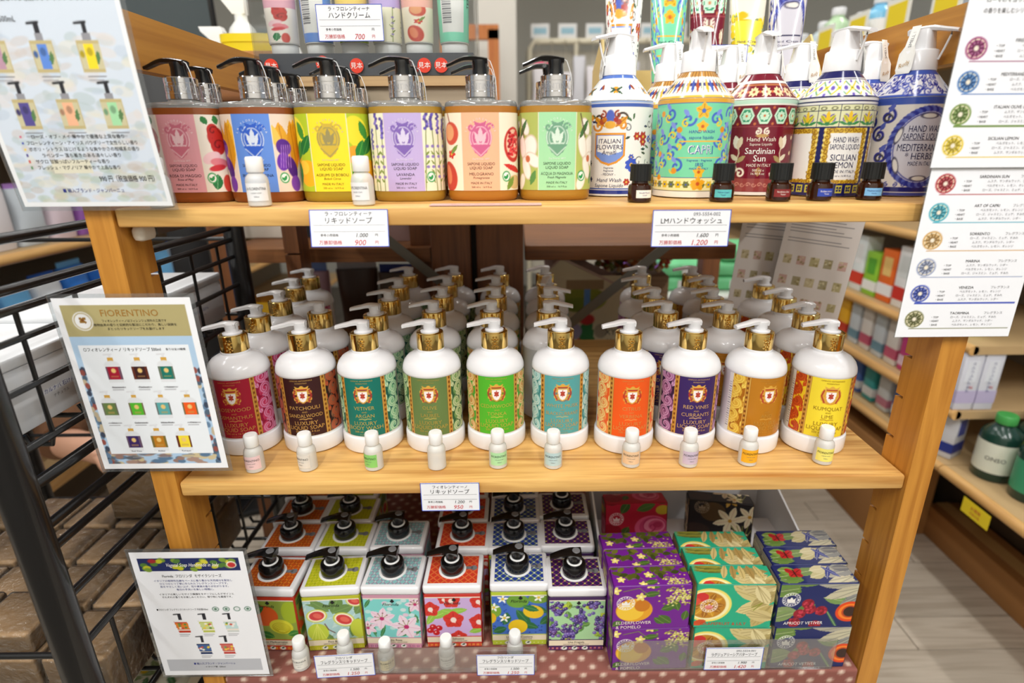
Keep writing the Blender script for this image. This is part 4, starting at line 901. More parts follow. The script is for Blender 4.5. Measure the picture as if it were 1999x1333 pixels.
def mini_bottle(cv, x, y, k, body, lab, kind):
    if kind == 'w':
        cv.rect(x-2.4*k, x+2.4*k, y+13*k, y+17*k, (212,164,70)); cv.line([(x-4.5*k, y+19.6*k), (x+1.5*k, y+20*k)], 1.2*k, (220,222,226)); cv.rect(x-1.1*k, x+1.1*k, y+17*k, y+20*k, (226,228,232))
        cv.ell(x, y+10*k, 6.4*k, 4.2*k, (226,229,233)); cv.rect(x-6.4*k, x+6.4*k, y-6*k, y+10*k, (226,229,233)); cv.rect(x-6.4*k, x+6.4*k, y-3*k, y+9*k, lab); cv.rect(x-6.4*k, x-4.6*k, y-3*k, y+9*k, body); cv.rect(x+4.6*k, x+6.4*k, y-3*k, y+9*k, body); cv.ell(x, y+5*k, 2*k, 2.2*k, (232,196,120)); cv.rect(x-3*k, x+3*k, y-1.2*k, y+.6*k, (200,160,90), .5)
    elif kind == 'c':
        cv.line([(x-5*k, y+19*k), (x+1.5*k, y+19.6*k)], 1.4*k, (30,30,34)); cv.rect(x-1.4*k, x+1.4*k, y+12*k, y+19*k, (40,40,46)); cv.rect(x-2.6*k, x+2.6*k, y+10*k, y+13.4*k, (150,150,156))
        cv.rect(x-7*k, x+7*k, y-8*k, y+10*k, (196,180,130)); cv.rect(x-6.6*k, x+6.6*k, y-6*k, y+8*k, body); cv.rect(x-3.2*k, x+3.2*k, y-6*k, y+8*k, lab); cv.ell(x, y+3.4*k, 1.8*k, 2.4*k, tuple(int(q*.75) for q in lab)); cv.leaf(x+3.4*k, y-4*k, 8*k, 1.4*k, 80, (90,130,80)); cv.ell(x-5*k, y+2*k, 1.4*k, 2*k, tuple(int(q*.7) for q in lab))
    else:
        cv.line([(x-6*k, y+18*k), (x+1*k, y+18.6*k)], 1.4*k, (30,30,36)); cv.rect(x-1.8*k, x+1.8*k, y+10*k, y+18*k, (40,40,48)); cv.poly([(x-8*k, y+9*k), (x+6.4*k, y+9*k), (x+8*k, y-8*k), (x-5*k, y-8*k)], body)
        cv.poly([(x-7.4*k, y+6*k), (x+6.8*k, y+6*k), (x+7.6*k, y-3*k), (x-5.6*k, y-3*k)], lab); cv.poly([(x-8*k, y+9*k), (x+6.4*k, y+9*k), (x+6.6*k, y+7.4*k), (x-7.6*k, y+7.4*k)], (236,236,232)); r = random.Random(int(x*3+y))
        for _ in range(7): cv.ell(x+r.uniform(-5, 6)*k, y+r.uniform(-2, 5)*k, 1.5*k, 1.3*k, r.choice([(206,80,60), (236,200,60), (90,140,70), (240,230,226)]))
        cv.rect(x-5.5*k, x+7.6*k, y-5*k, y-3.6*k, (240,230,214))
    cv.line([(x-5*k, y-10.6*k), (x+6*k, y-10.6*k)], .8, (120,120,126)); cv.line([(x-5*k, y-12.8*k), (x+4*k, y-12.8*k)], .8, (150,150,156))
def sign_fio(cv, W, H):
    cv.rect(-W, W, 0, H, (243,244,247)); cv.rect(-W+6, W-6, 6, H-7, (176,204,230)); cv.rect(-W+6, W-6, H-40, H-7, (178,166,116))
    r = random.Random(4)
    for k in range(60): cv.ell(r.uniform(-W+6, W-6), r.uniform(6, 22), r.uniform(3, 9), 2.5, r.choice([(96,100,108), (150,120,110), (170,140,126), (90,120,150), (206,190,150)]))
    for sx in (-1, 1):
        for k in range(40): cv.ell(sx*(W-9)+r.uniform(-3, 3), r.uniform(8, 120), 2.5, 3.5, r.choice([(60,70,90), (100,130,160), (150,80,70), (196,180,150), (80,100,120)]))
    cv.rect(-W+6, -W+6.01, 0, 1, (0,0,0)); cv.rect(-W, -W+6, 0, H, (243,244,247)); cv.rect(W-6, W, 0, H, (243,244,247)); cv.rect(-W, W, 0, 6, (243,244,247))
    cv.rect(-W+12, W-12, 19, H-50, (236,241,246)); cv.ell(-W+25, H-24, 10, 10, (238,238,238)); cv.ring(-W+25, H-24, 8.4, 8.4, .9, (170,150,90)); cv.flower(-W+25, H-23, 4.5, 4, (150,110,40), (120,60,30), 45)
    for row, (ids, y) in enumerate((((0, 1, 2), H-84), ((3, 4, 5, 6), H-126), ((7, 8, 9), H-166))):
        for j, i in enumerate(ids):
            x = (-25+27*j-2) if len(ids) == 3 else (-42+28*j)
            mini_bottle(cv, x, y, 1.22, tuple(int(c*.5) for c in FIO[i][2]), FIO[i][0], 'w')
sheet('laminated sign with gold header showing ten small bottles, on left post', -.4175, -.006, .8175, .136, .196, sign_fio,
      [('FIORENTINO', 5, 180.5, 6.8, mat('ink_oldgold', (166,120,50), .5), 62), ('フィオレンティーノはフィレンツェ郊外の工房です', 8, 172.2, 2.2, INK, 64), ('植物由来の香りと伝統的な製法にこだわり、美しい装飾を', 8, 168, 2.2, INK, 90), ('まとったリキッドソープをお届けします', 8, 163.8, 2.2, INK, 90),
       ('○フィオレンティーノ リキッドソープ 500ml', -12, 141.5, 3.2, INK, 78), ('香りは全10種類', 42, 141.5, 2.0, INK, 28)]
      + [(FIO[i][4][0].title() or 'Amber', x, y, 1.9, INKGREY, 22) for i, x, y in [(0,-27,99.5),(1,0,99.5),(2,27,99.5),(3,-42,57.5),(4,-14,57.5),(5,14,57.5),(6,42,57.5),(7,-27,17.6+5),(8,0,17.6+5),(9,27,17.6+5)]], lean=2, res=.85)
def sign_flr(cv, W, H):
    cv.rect(-W, W, 0, H, (238,239,243)); cv.rect(-W+7, W-7, H-28, H-9, (28,40,92)); cv.rect(-W+7, W-7, 7, 27, (186,188,194)); r = random.Random(8)
    for k in range(26): cv.ell(r.uniform(-W+10, W-10), r.uniform(H-26, H-11), 4.5, 3.0, r.choice([(190,190,40), (120,150,50), (206,200,60), (80,120,50)]), r.uniform(-30, 30))
    cv.ell(W-17, H-19, 6, 5, (232,228,200)); cv.ell(W-17, H-19.5, 4.6, 3.6, (190,50,50)); cv.ell(-W+24, H-13, 5, 3, (160,40,44))
    for j in range(4): cv.ring(18+j*13, 108, 3.6, 3.2, .9, (70,110,90)); cv.ell(18+j*13, 108, 1.8, 1.6, (60,110,80) if j != 2 else (220,224,224))
    for j, (b, l) in enumerate((((196,60,36), (226,130,40)), ((190,196,90), (200,210,140)), ((206,210,206), (190,216,214)))): mini_bottle(cv, -28+j*30, 80, 1.12, b, l, 'q')
    for j, (b, l) in enumerate((((30,50,96), (70,100,150)), ((190,60,56), (206,110,96)))): mini_bottle(cv, -8+j*29, 44, 1.12, b, l, 'q')
sheet('laminated sign with navy lemon banner and five square bottles, left post foot', -.4170, -.006, .5140, .133, .194, sign_flr,
      [('Vegetal Soap Handmade in Italy', 4, 175.4, 5.0, INKW, 62, 0, .25), ('Florinda  フロリンダ  モザイクシリーズ', 0, 159, 3.6, INK, 70), ('イタリアの植物性石鹸をベースに香り豊かな天然成分を配合し', 0, 152, 2.3, INKB, 104), ('ひとつひとつ丁寧に作られたフレグランスソープです。', 0, 147.6, 2.3, INKB, 96), ('肌をやさしく洗い上げ、花や果実の香りが広がります。', 0, 143.2, 2.3, INKB, 84),
       ('毎日の手洗いを楽しい時間に。', 0, 138.8, 2.3, INKB, 50), ('イタリアの美しいモザイク模様をモチーフにしたデザインと', 0, 131.6, 2.3, INK, 92), ('それぞれの香りをお楽しみください。贈り物にも最適です。', 0, 127.2, 2.3, INK, 84), ('■フロリンダ フレグランスリキッドソープ 内容量500ml', -22, 108, 2.4, INK, 62), ('■ 輸入元ブランド・ジャンパーニュ', 0, 19.5, 2.8, INKB, 52), ('イタリア製  500ml', 0, 14, 2.2, INK, 44)], lean=1, res=.85)
def sign_laf(cv, W, H):
    cv.rect(-W, W, 0, H, (214,224,236)); r = random.Random(11)
    for k in range(240): cv.ell(r.uniform(-W, W), r.uniform(0, H*.72), r.uniform(3, 11), r.uniform(2, 5), r.choice([(224,216,212), (200,206,206), (190,204,220), (226,222,206), (206,196,190), (180,196,196)]), r.uniform(-20, 20), .5)
    for k in range(60): cv.ell(r.uniform(-W, W), r.uniform(0, 40), 6, 3, r.choice([(180,196,176), (206,204,180), (196,186,176)]), 0, .5)
    cv.rect(-W, -W+4, 0, H, (238,240,242)); cv.rect(W-4, W, 0, H, (238,240,242)); cv.rect(-W, W, 0, 4, (238,240,242)); cv.rect(-30, 5, 30, 42, (226,222,200))
    for j in range(3): mini_bottle(cv, -44+j*39, 124, 1.35, (206,198,160), FLO[j][0] if j else (190,150,170), 'c'); mini_bottle(cv, -36+j*38, 79, 1.35, (206,198,160), FLO[3+j][0] if j else (90,80,150), 'c')
    for j in range(6): cv.rect(-50, -47.5, 60.5-j*5.3, 62.7-j*5.3, [(206,90,120), (40,60,170), (236,206,40), (80,60,140), (206,80,70), (90,140,90)][j])
sheet('laminated sign with six small pump bottles over faded town view, top left', -.4190, -.008, 1.1005, .138, .196, sign_laf,
      [('イタリア・フィレンツェで 1884 年に創立された', -12, 189, 3.6, INK, 96), ('120 年以上の歴史と伝統を持ち', -22, 179, 3.6, INK, 70), ('世代を超えて愛される老舗のボディケアブランドです', 0, 168, 3.6, INK, 112), ('リキッドソープ 500mL', -44, 153, 4.2, INK, 48),
       ('ローズ・オブ・メイ 華やかで優雅な上質な香り', 2, 61.6, 2.7, INK, 94), ('フローレンティーン・アイリス パウダリーで女性らしい香り', 4, 56.3, 2.7, INK, 98), ('ボボリ・シトラス はじけるような爽やかさの柑橘系の香り', 4, 51, 2.7, INK, 98), ('ラベンダー 落ち着きのある清々しい香り', 0, 45.7, 2.7, INK, 90), ('ザクロ 甘酸っぱいフルーティーな香り', -10, 40.4, 2.7, INK, 66), ('フレッシュ・マグノリア 華やかで上品な香り', -6, 35.1, 2.7, INK, 74),
       ('990 円（税抜価格 900 円）', 34, 25, 4.4, INK, 50), ('■ 輸入ブランド・ジャンパーニュ', 0, 14.5, 3, INKB, 56)], lean=5, res=.9, bend=.003)
MEDAL = [(150,50,110), (50,110,180), (110,140,60), (226,196,40), (200,150,60), (120,160,170), (176,40,50), (60,170,190), (206,160,90), (150,160,190), (60,80,180), (120,120,70)]
def sign_lm(k0, n, head):
    def f(cv, W, H):
        cv.rect(-W, W, 0, H, (240,241,245))
        if head:
            cv.rect(-W, W, H-78, H, (34,30,32)); r = random.Random(3)
            for k in range(14): cv.ell(r.uniform(-W, W), r.uniform(H-76, H), r.uniform(4, 14), r.uniform(3, 9), r.choice([(60,52,48), (26,22,26), (84,66,56)]), 30, .6)
            cv.ell(W-4, H-30, 26, 30, (70,90,60), 0, .7); cv.rect(-W, W, H-79.5, H-78, (30,40,80))
        for j in range(n):
            y = 12+ (n-1-j)*26.5; c = MEDAL[k0+j]
            cv.ell(-W+16, y+7, 9.5, 9.0, c); cv.ring(-W+16, y+7, 7.4, 7.0, 1.1, (236,226,200)); cv.ell(-W+16, y+7, 5.6, 5.2, tuple(min(255, int(q*.6+90)) for q in c)); cv.flower(-W+16, y+7, 8.4, 10, tuple(int(q*.7) for q in c), (236,226,206), 0, None, .12)
            cv.rect(-W+12, W-3, y-3.4, y-2.4, c)
    return f
LMN = ['FIRENZE ROSE', 'MEDITERRANEAN HERBS', 'ITALIAN OLIVE OIL', 'SICILIAN LEMON', 'AMALFI PEONY', 'PORTOFINO FLOWERS', 'SARDINIAN SUN', 'ART OF CAPRI', 'SORRENTO', 'MARINA', 'VENEZIA', 'TAORMINA']
def lm_text(k0, n, H, head):
    L = []
    for j in range(n):
        y = 12+(n-1-j)*26.5
        L += [(LMN[k0+j], 2, y+13.2, 2.6, INK, 34), ('フレグランス', 36, y+13.2, 2.2, INKGREY, 20)]
        for q in range(3): L += [(('・TOP', '・HEART', '・BASE')[q], -22, y+9-q*4, 1.9, INK, 9), (('ベルガモット、レモン、オレンジ', 'ローズ、ジャスミン、ミュゲ、すみれ', 'ムスク、サンダルウッド、シダー')[(q+j) % 3], 17, y+9-q*4, 1.9, INKGREY, 58)]
    if head:
        L += [('LE MAIOLICHE', 14, H-55, 12, INKW, 74)]
        L += [(s, 2, H-88-j*8, 3.0, INK, 92) for j, s in enumerate(('イタリアのルネサンス期に発展した装飾陶器', 'の焼き物の技法とその模様は今もなお人々を', 'に魅了しつづけています。その色彩と模様を', 'そのまま香りとともに閉じ込めた上質な品', 'ローマのマヨリカをイメージ、イタリア各地の', 'の香りを楽しむシリーズがハンドウォッシュ・ソープ'))]
    return L
sheet('tall white sign with black header and coloured medallions, on right post', .4130, -.0105, 1.1300, .1170, .2550, sign_lm(0, 4, True), lm_text(0, 4, 255, True), lean=1, res=.9, margin=.0006)
sheet('lower white sign sheet listing eight medallion scents, on right post', .4165, -.0080, .9640, .1170, .2200, sign_lm(4, 8, False), lm_text(4, 8, 220, False), lean=0, res=.9, margin=.0006)
def sign_leaflet(cv, W, H):
    cv.rect(-W, W, 0, H, (216,208,202)); r = random.Random(6)
    for row in range(4):
        for k in range(5): cv.rect(-W+8+k*20, -W+20+k*20, 30+row*34, 44+row*34, r.choice([(176,164,120), (190,176,140), (196,160,150), (160,150,116)])); cv.specks(6, (-W+9+k*20, -W+19+k*20, 31+row*34, 43+row*34), (1, 2), [(140,126,80), (206,196,160)], row*7+k)
    for k in range(10): cv.rect(-W+8, W-12-(k % 3)*12, 168+k*5, 169+k*5, (120,116,120))
for (x, y, rz, lab) in ((.432, .335, -28, 'grey hanging leaflet with printed swatches beside the rear post, nearer one'), (.385, .385, -8, 'grey hanging leaflet with printed swatches beside the rear post, further one')):
    o = sheet(lab, x, y, .835, .108, .238, sign_leaflet, [], res=1.2, margin=.0004); o.rotation_euler = (math.radians(-4), math.radians(5), math.radians(rz))
# ------------------------------------------------------------------ square pump bottles on the bottom shelf
FW, FD, FH = .0765, .0625, .1035
def lattice(cv, c0, c1, c2, step=5.2):
    cv.rect(-60, 60, -60, 60, c0); n = int(90/step)
    for k in range(-n, n+1):
        cv.line([(k*step*2-60, -60), (k*step*2+60, 60)], .9, c1); cv.line([(k*step*2-60, 60), (k*step*2+60, -60)], .9, c1)
    for a in range(-9, 10):
        for b in range(-8, 9):
            if (a+b) % 2 == 0: cv.ell(a*step, b*step, 1.2, 1.2, c2)
def fl_orange(cv):
    cv.rect(-40, 40, 0, 90, (150,170,70)); cv.ell(-6, 60, 19, 17, (230,96,36)).ell(-30, 36, 13, 13, (226,90,40)).ell(30, 66, 12, 18, (170,190,50)).ell(15, 42, 16, 12, (226,220,60), -12)
    for k in range(5): cv.ring(15, 40-k*1.4, 12-k*1.6, 8-k*1.2, .7, (190,176,30), 1, -12)
    for (x, y, l, w, a, c) in ((-24, 62, 24, 6, 35, (40,110,50)), (-12, 32, 18, 5, 200, (60,130,60)), (4, 24, 22, 6, 160, (50,120,50)), (22, 28, 18, 5, 20, (70,140,60)), (-30, 78, 22, 5, 0, (60,110,50)), (-36, 22, 18, 5, 60, (170,190,60))): cv.leaf(x, y, l, w, a, c, (170,200,110))
def fl_fig(cv):
    cv.rect(-40, 40, 0, 90, (170,206,206)); r = random.Random(1)
    for k in range(40): cv.leaf(r.uniform(-40, 40), r.uniform(20, 88), 9, 1.2, r.uniform(20, 70), (196,220,214))
    for (x, y, l, w, a) in ((-34, 80, 50, 4, -12), (0, 62, 34, 9, 70), (0, 64, 30, 8, 20), (-4, 66, 30, 7, 140), (22, 22, 34, 8, 70), (-14, 30, 20, 6, 300), (30, 60, 24, 7, 60)): cv.leaf(x, y, l, w, a, (110,144,80), (150,180,110))
    for (x, y, s) in ((-21, 60, 1.0), (14, 52, 1.05), (30, 82, .8)): cv.ell(x, y, 14*s, 11*s, (206,210,90), -25 if x > 0 else 10).ell(x, y, 12*s, 9.4*s, (246,240,214), -25 if x > 0 else 10).ell(x, y, 10*s, 7.4*s, (206,66,66), -25 if x > 0 else 10).ell(x+1, y, 6*s, 4*s, (226,104,90), -25)
    cv.ell(-22, 32, 14, 15, (190,206,70)).ell(32, 36, 11, 16, (196,206,70)); [cv.line([(-22, 46), (-32+k*5, 20)], .6, (226,226,120)) for k in range(5)]; cv.line([(-12, 46), (-8, 36), (0, 30)], 1.4, (110,60,50))
def lily(cv, x, y, r, rot, c=(238,214,226)):
    for k in range(6): cv.leaf(x, y, r, r*.27, rot+k*60, c, (226,150,190))
    for k in range(5): a = math.radians(rot+20+k*40); cv.line([(x, y), (x+r*.5*math.cos(a), y+r*.5*math.sin(a))], .7, (120,140,40)); cv.ell(x+r*.5*math.cos(a), y+r*.5*math.sin(a), 1, .8, (110,40,60))
    cv.ell(x, y, r*.16, r*.16, (190,50,110))
def fl_lily(cv):
    cv.rect(-40, 40, 0, 90, (130,212,206)); r = random.Random(3)
    for k in range(26): cv.ell(r.uniform(-40, 40), r.uniform(18, 88), 4, 3, r.choice([(226,200,216), (206,226,226), (190,226,220)]))
    for (x, y, l, a) in ((-24, 20, 26, 100), (-18, 20, 22, 70), (-30, 20, 20, 140), (30, 24, 20, 60), (24, 60, 20, 80), (-36, 70, 18, 60), (10, 22, 18, 30), (34, 44, 16, 100)): cv.leaf(x, y, l, 2.6, a, (60,130,76), (150,200,140))
    lily(cv, -14, 52, 19, 20); lily(cv, 18, 38, 22, 50, (240,220,230)); lily(cv, 32, 76, 14, 0); lily(cv, -34, 36, 13, 30)
def fl_red(cv):
    cv.rect(-40, 40, 0, 90, (206,176,222))
    for (x, y, l, w, a) in ((-30, 50, 30, 6, 30), (-10, 60, 30, 5, 10), (-36, 40, 26, 5, 60), (8, 56, 26, 6, 160), (20, 26, 24, 5, 20)): cv.leaf(x, y, l, w, a, (150,196,80), (206,230,130))
    for (x, y, r) in ((0, 48, 15), (-30, 66, 13), (34, 44, 14), (34, 78, 12), (-2, 80, 13), (6, 18, 12), (-12, 82, 8)):
        cv.flower(x, y, r, 5, (214,60,50), (246,230,220), 18, (160,24,30), .5); cv.ell(x, y-.5, r*.26, r*.3, (246,226,214)); cv.line([(x, y), (x+2, y-5)], 1.4, (246,226,214))
    for (x, y) in ((-32, 30), (-24, 26), (-28, 36), (-20, 34)): cv.ell(x, y, 4.6, 4.6, (196,30,36)).ell(x-1, y+1, 1.2, 1.2, (246,190,180))
def fl_lemon(cv):
    cv.rect(-40, 40, 0, 90, (70,112,196)); cv.specks(90, (-40, 40, 18, 88), (.6, 1), [(30,50,130)], 4)
    cv.ell(-2, 76, 15, 11, (110,160,60)).ell(-36, 60, 12, 12, (130,170,60)).ell(26, 80, 14, 8, (120,160,60))
    for (x, y, l, w, a) in ((-4, 62, 34, 7, -55), (14, 66, 26, 6, -20), (0, 40, 28, 6, -20), (-20, 36, 22, 7, 80), (28, 36, 24, 6, 45), (-36, 24, 20, 6, 20)): cv.leaf(x, y, l, w, a, (50,110,66), (120,170,110))
    cv.ell(19, 58, 14, 11, (236,196,44), -15).ell(-2, 33, 13, 12, (238,200,40)).line([(-2, 22), (-2, 20)], 3, (238,200,40)).ell(-38, 48, 7, 9, (226,180,40)); cv.leaf(4, 68, 24, 5, -20, (50,120,70), (130,180,110))
    for (x, y) in ((-22, 80), (26, 82), (-20, 48), (-34, 66)): cv.flower(x, y, 8, 5, (246,246,240), (236,200,60), 10, None, .2)
def fl_grape(cv):
    cv.rect(-40, 40, 0, 90, (170,214,160)); r = random.Random(6)
    for k in range(22): cv.leaf(r.uniform(-40, 40), r.uniform(20, 86), 14, 4.5, r.uniform(0, 360), r.choice([(150,180,50), (190,206,60), (90,140,70)]), (206,220,120))
    for (cx, cy, n, w, h) in ((-24, 70, 34, 12, 17), (4, 56, 40, 13, 18), (-32, 34, 26, 8, 14), (-10, 32, 40, 12, 16), (32, 44, 40, 10, 24), (22, 80, 22, 8, 9)):
        for k in range(n):
            x, y = cx+r.gauss(0, w*.45), cy+r.gauss(0, h*.45); c = r.choice([(70,50,120), (96,80,160), (50,40,100), (120,100,180), (90,50,110)]); cv.ell(x, y, 2.7, 2.7, c).ell(x-.8, y+.8, .8, .8, (190,180,220))
FLR = [(fl_orange, 'orange citrus', (190,80,24), (232,160,50), (150,50,20), (200,60,36), ('Agrumi Mediterranei',)), (fl_fig, 'green fig', (186,190,30), (214,206,80), (150,160,20), (190,190,40), ('Fico Bianco',)),
       (fl_lily, 'turquoise lily', (140,190,190), (170,80,130), (206,232,226), (206,150,170), ('Giglio Rosa',)), (fl_red, 'red flower', (206,60,40), (232,150,70), (226,100,60), (206,60,50), ('Rosa Selvatica',)),
       (fl_lemon, 'blue lemon', (36,60,150), (190,210,60), (240,240,220), (190,206,60), ('Limone di Costiera',)), (fl_grape, 'purple grape', (56,30,84), (170,70,120), (206,220,90), (70,40,90), ('Uva Fragola',))]
GREYD = mat('spout_grey', (120,120,122), .5)
def make_sq(i):
    fn, word, c0, c1, c2, band, nm = FLR[i]
    t = thing('square_bottle', '', 'bottle')
    base = tuple(int(q*.92) for q in band)
    MB().rbox(-FW/2, FW/2, 0, FD, 0, FH-.012, .004, 4).build('body', mat('tin_'+word.replace(' ', '_'), base, .35), t, 50)
    MB().rbox(-FW/2-.0006, FW/2+.0006, -.0006, FD+.0006, FH-.0125, FH, .004, 4, .0025).build('lid', WHITE, t, 50)
    cv = Cv(-FW*500+1.5, FW*500-1.5, 1.5, FH*1000-13, .75, (240,236,226)); fn(cv)
    cv.rect(-40, 40, 86.6, 92, band); cv.rect(-40, 40, 84.8, 86.6, (240,230,210)); cv.rect(-40, 40, 9.5, 19, (236,224,196)); cv.rect(-40, 40, 18.4, 19.6, band); cv.rect(-40, 40, 0, 9.5, band)
    for k in range(14): cv.flower(-37+k*5.7, 4.8, 2.6, 4, c1, c2, 45)
    for k in (-1, 0, 1): cv.ell(k*14-2, 4.8, 4.0, 3.0, (238,238,232)); cv.leaf(k*14-4, 4.2, 5, 1.2, 30, (50,90,60))
    s = plane_xz(0, 0, 0); lb = patch('front_print', cv, s, M_PRINT, t, .0004)
    letters('lettering', [('Florinda', 0, 76.5, 4.6, INK, 26, 0, .3), ('♣', 2, 82, 4, INK), (nm[0], 0, 15.4, 3.2, INK, 52), ('SAPONE LIQUIDO · LIQUID SOAP', 0, 11.6, 1.6, INK, 56)], s, lb, .0008)
    # the side facing the middle of the shelf carries the same artwork
    for sx in (-1, 1):
        cs = Cv(2, FD*1000-2, 1.5, FH*1000-13, 1.6, base); S = cs.S; cs.S = S-31; fn(cs); cs.rect(-40, 40, 86.6, 92, band); cs.rect(-40, 40, 9.5, 19, (236,224,196)); cs.rect(-40, 40, 0, 9.5, band); cs.S = S
        patch('side_print', cs, (lambda q: (lambda s_, t_, off: (q*(FW/2+off)+0*s_, s_, t_)))(sx), M_PRINT, t, .0004)
    ct = Cv(-FW*500+5.5, FW*500-5.5, 5.5, FD*1000-5.5, .8, c0); T = ct.T; ct.T = T-31; lattice(ct, c0, c1, c2); ct.T = T
    patch('top_print', ct, plane_xy(0, 0, FH), M_PRINT, t, .0004)
    cx, cy = -.002, FD*.5
    MB().lathe([(.0185, FH+.0002), (.0185, FH+.0010), (.0165, FH+.0014)], 36, (cx, cy, 0)).build('collar_ring', CAPW, t, 40)
    MB().lathe([(.0155, FH+.001), (.0158, FH+.002), (.0158, FH+.015), (.0146, FH+.0172), (.0095, FH+.0180), (.0092, FH+.0182)], 36, (cx, cy, 0)).build('pump_collar', BLACKP, t, 40)
    MB().lathe([(.0100, FH+.0181), (.0103, FH+.0190), (.0088, FH+.0196)], 30, (cx, cy, 0)).build('neck_ring', CAPW, t)
    mb = MB(); mb.lathe([(.0082, FH+.0185), (.0078, FH+.026), (.0086, FH+.0325), (.0078, FH+.0345)], 24, (cx, cy, 0))
    secs = []
    for k in range(9):
        q = k/8; x = .009-q*.042; hw = .0104*(1-.5*q); top = FH+.0352+.001*math.sin(PI*q)-.0075*max(0, q-.35)**1.3*1.6; th = .0088*(1-.5*q)
        secs.append([(cx+x, cy-hw, top-.002), (cx+x, cy-hw*.5, top), (cx+x, cy+hw*.5, top), (cx+x, cy+hw, top-.002), (cx+x, cy+hw*.7, top-th), (cx+x, cy-hw*.7, top-th)])
    mb.loft(secs); p = mb.build('pump', BLACKP, t, 45)
    MB().lathe([(.0055, FH+.0353), (.005, FH+.0366)], 20, (cx+.002, cy, 0)).build('pump_button', GREYD, t)
    mb = MB(); mb.lathe([(.0045, FH+.0007), (.0045, FH+.0010)], 16, (cx+.029, cy+.002, 0)); mb.box(cx+.016, cx+.028, cy-.0005, cy+.0045, FH+.0007, FH+.0010); mb.build('lock_clip', GREYD, t, 0)
    return t
SQX = [[-.3640,-.3650,-.3720,-.3780], [-.2785,-.2860,-.2960,-.3040], [-.2000,-.2070], [-.1185,-.1120,-.1165,-.1200], [-.0300,-.0355,-.0360,-.0360], [.0465,.0410,.0410]]
SQY = [[.040,.117,.180,.243], [.040,.117,.180,.243], [.041,.119], [.042,.115,.178,.241], [.044,.114,.178,.241], [.034,.118,.188]]
SQR = [-2, 3, -1, 0, 0, 0]
for i in range(6):
    src = make_sq(i)
    for k, (x, y) in enumerate(zip(SQX[i], SQY[i])):
        o = src if k == 0 else copy_tree(src); o.location = (x, y, ZB+.0030); o.rotation_euler = (0, 0, math.radians(SQR[i] if k == 0 else random.uniform(-.6, .6)))
        tag(o, f'square pump bottle with {FLR[i][1]} artwork, ' + ('front row of the bottom shelf' if k == 0 else f'{ORD[k]} from the front in its column'), 'bottle', 'square pump bottles with black pumps')

# ------------------------------------------------------------------ wrapped soaps
SW, SD, SH = .0985, .0335, .0682
def crown(cv, x, y, k, c=(240,236,230), ring=True):
    if ring: cv.ring(x, y, 9*k, 9*k, .9*k, c); cv.ring(x, y, 6.2*k, 6.2*k, .7*k, c); [cv.rect(x+7.6*k*math.cos(a)-.6*k, x+7.6*k*math.cos(a)+.6*k, y+7.6*k*math.sin(a)-.6*k, y+7.6*k*math.sin(a)+.6*k, c) for a in np.linspace(0, 6.1, 18)]
    cv.poly([(x-4*k, y-3*k), (x+4*k, y-3*k), (x+4.6*k, y+2*k), (x+2*k, y), (x, y+3.4*k), (x-2*k, y), (x-4.6*k, y+2*k)], c); cv.rect(x-4*k, x+4*k, y-4.6*k, y-3.6*k, c)
def so_elder(cv, top=False):
    cv.rect(-60, 60, -40, 80, (112,30,140)); r = random.Random(5)
    o = 44 if top else 0
    cv.ell(-18, 28-o, 19, 16, (226,160,40)).ell(-22, 26-o, 14, 12, (240,196,60)).ell(-10, 34-o, 8, 8, (200,120,30))
    for (x, y, l, w, a) in ((-10, 48, 18, 4, 10), (8, 20, 18, 5, -40), (10, 28, 16, 5, 20), (28, 26, 16, 4.5, 110), (34, 12, 14, 4, 80), (-44, 20, 16, 5, 100), (-8, 64, 16, 4, -20), (14, 8, 14, 4, 140), (-40, 6, 12, 4, 40)): cv.leaf(x, y-o, l, w, a, (70,104,40), (140,160,80))
    for k in range(170): x, y = 28+r.gauss(0, 9), 46+r.gauss(0, 6.5); cv.ell(x, y-o, 1.2, 1.0, r.choice([(214,206,110), (196,186,84), (232,226,150), (150,150,70)]))
    for (x, y) in ((-38, 55), (-12, 46), (-2, 62)): cv.flower(x, y-o, 6, 5, (232,214,120), (250,240,180), 10, None, .3)
    cv.line([(-30, 54-o), (-14, 58-o), (-4, 48-o)], .9, (120,140,60))
    if top: [cv.leaf(r.uniform(-48, 48), r.uniform(20, 34), 12, 3.5, r.uniform(0, 360), r.choice([(84,90,30), (60,70,26), (110,110,40)])) for _ in range(34)]
    else: crown(cv, -27, 38, 1)
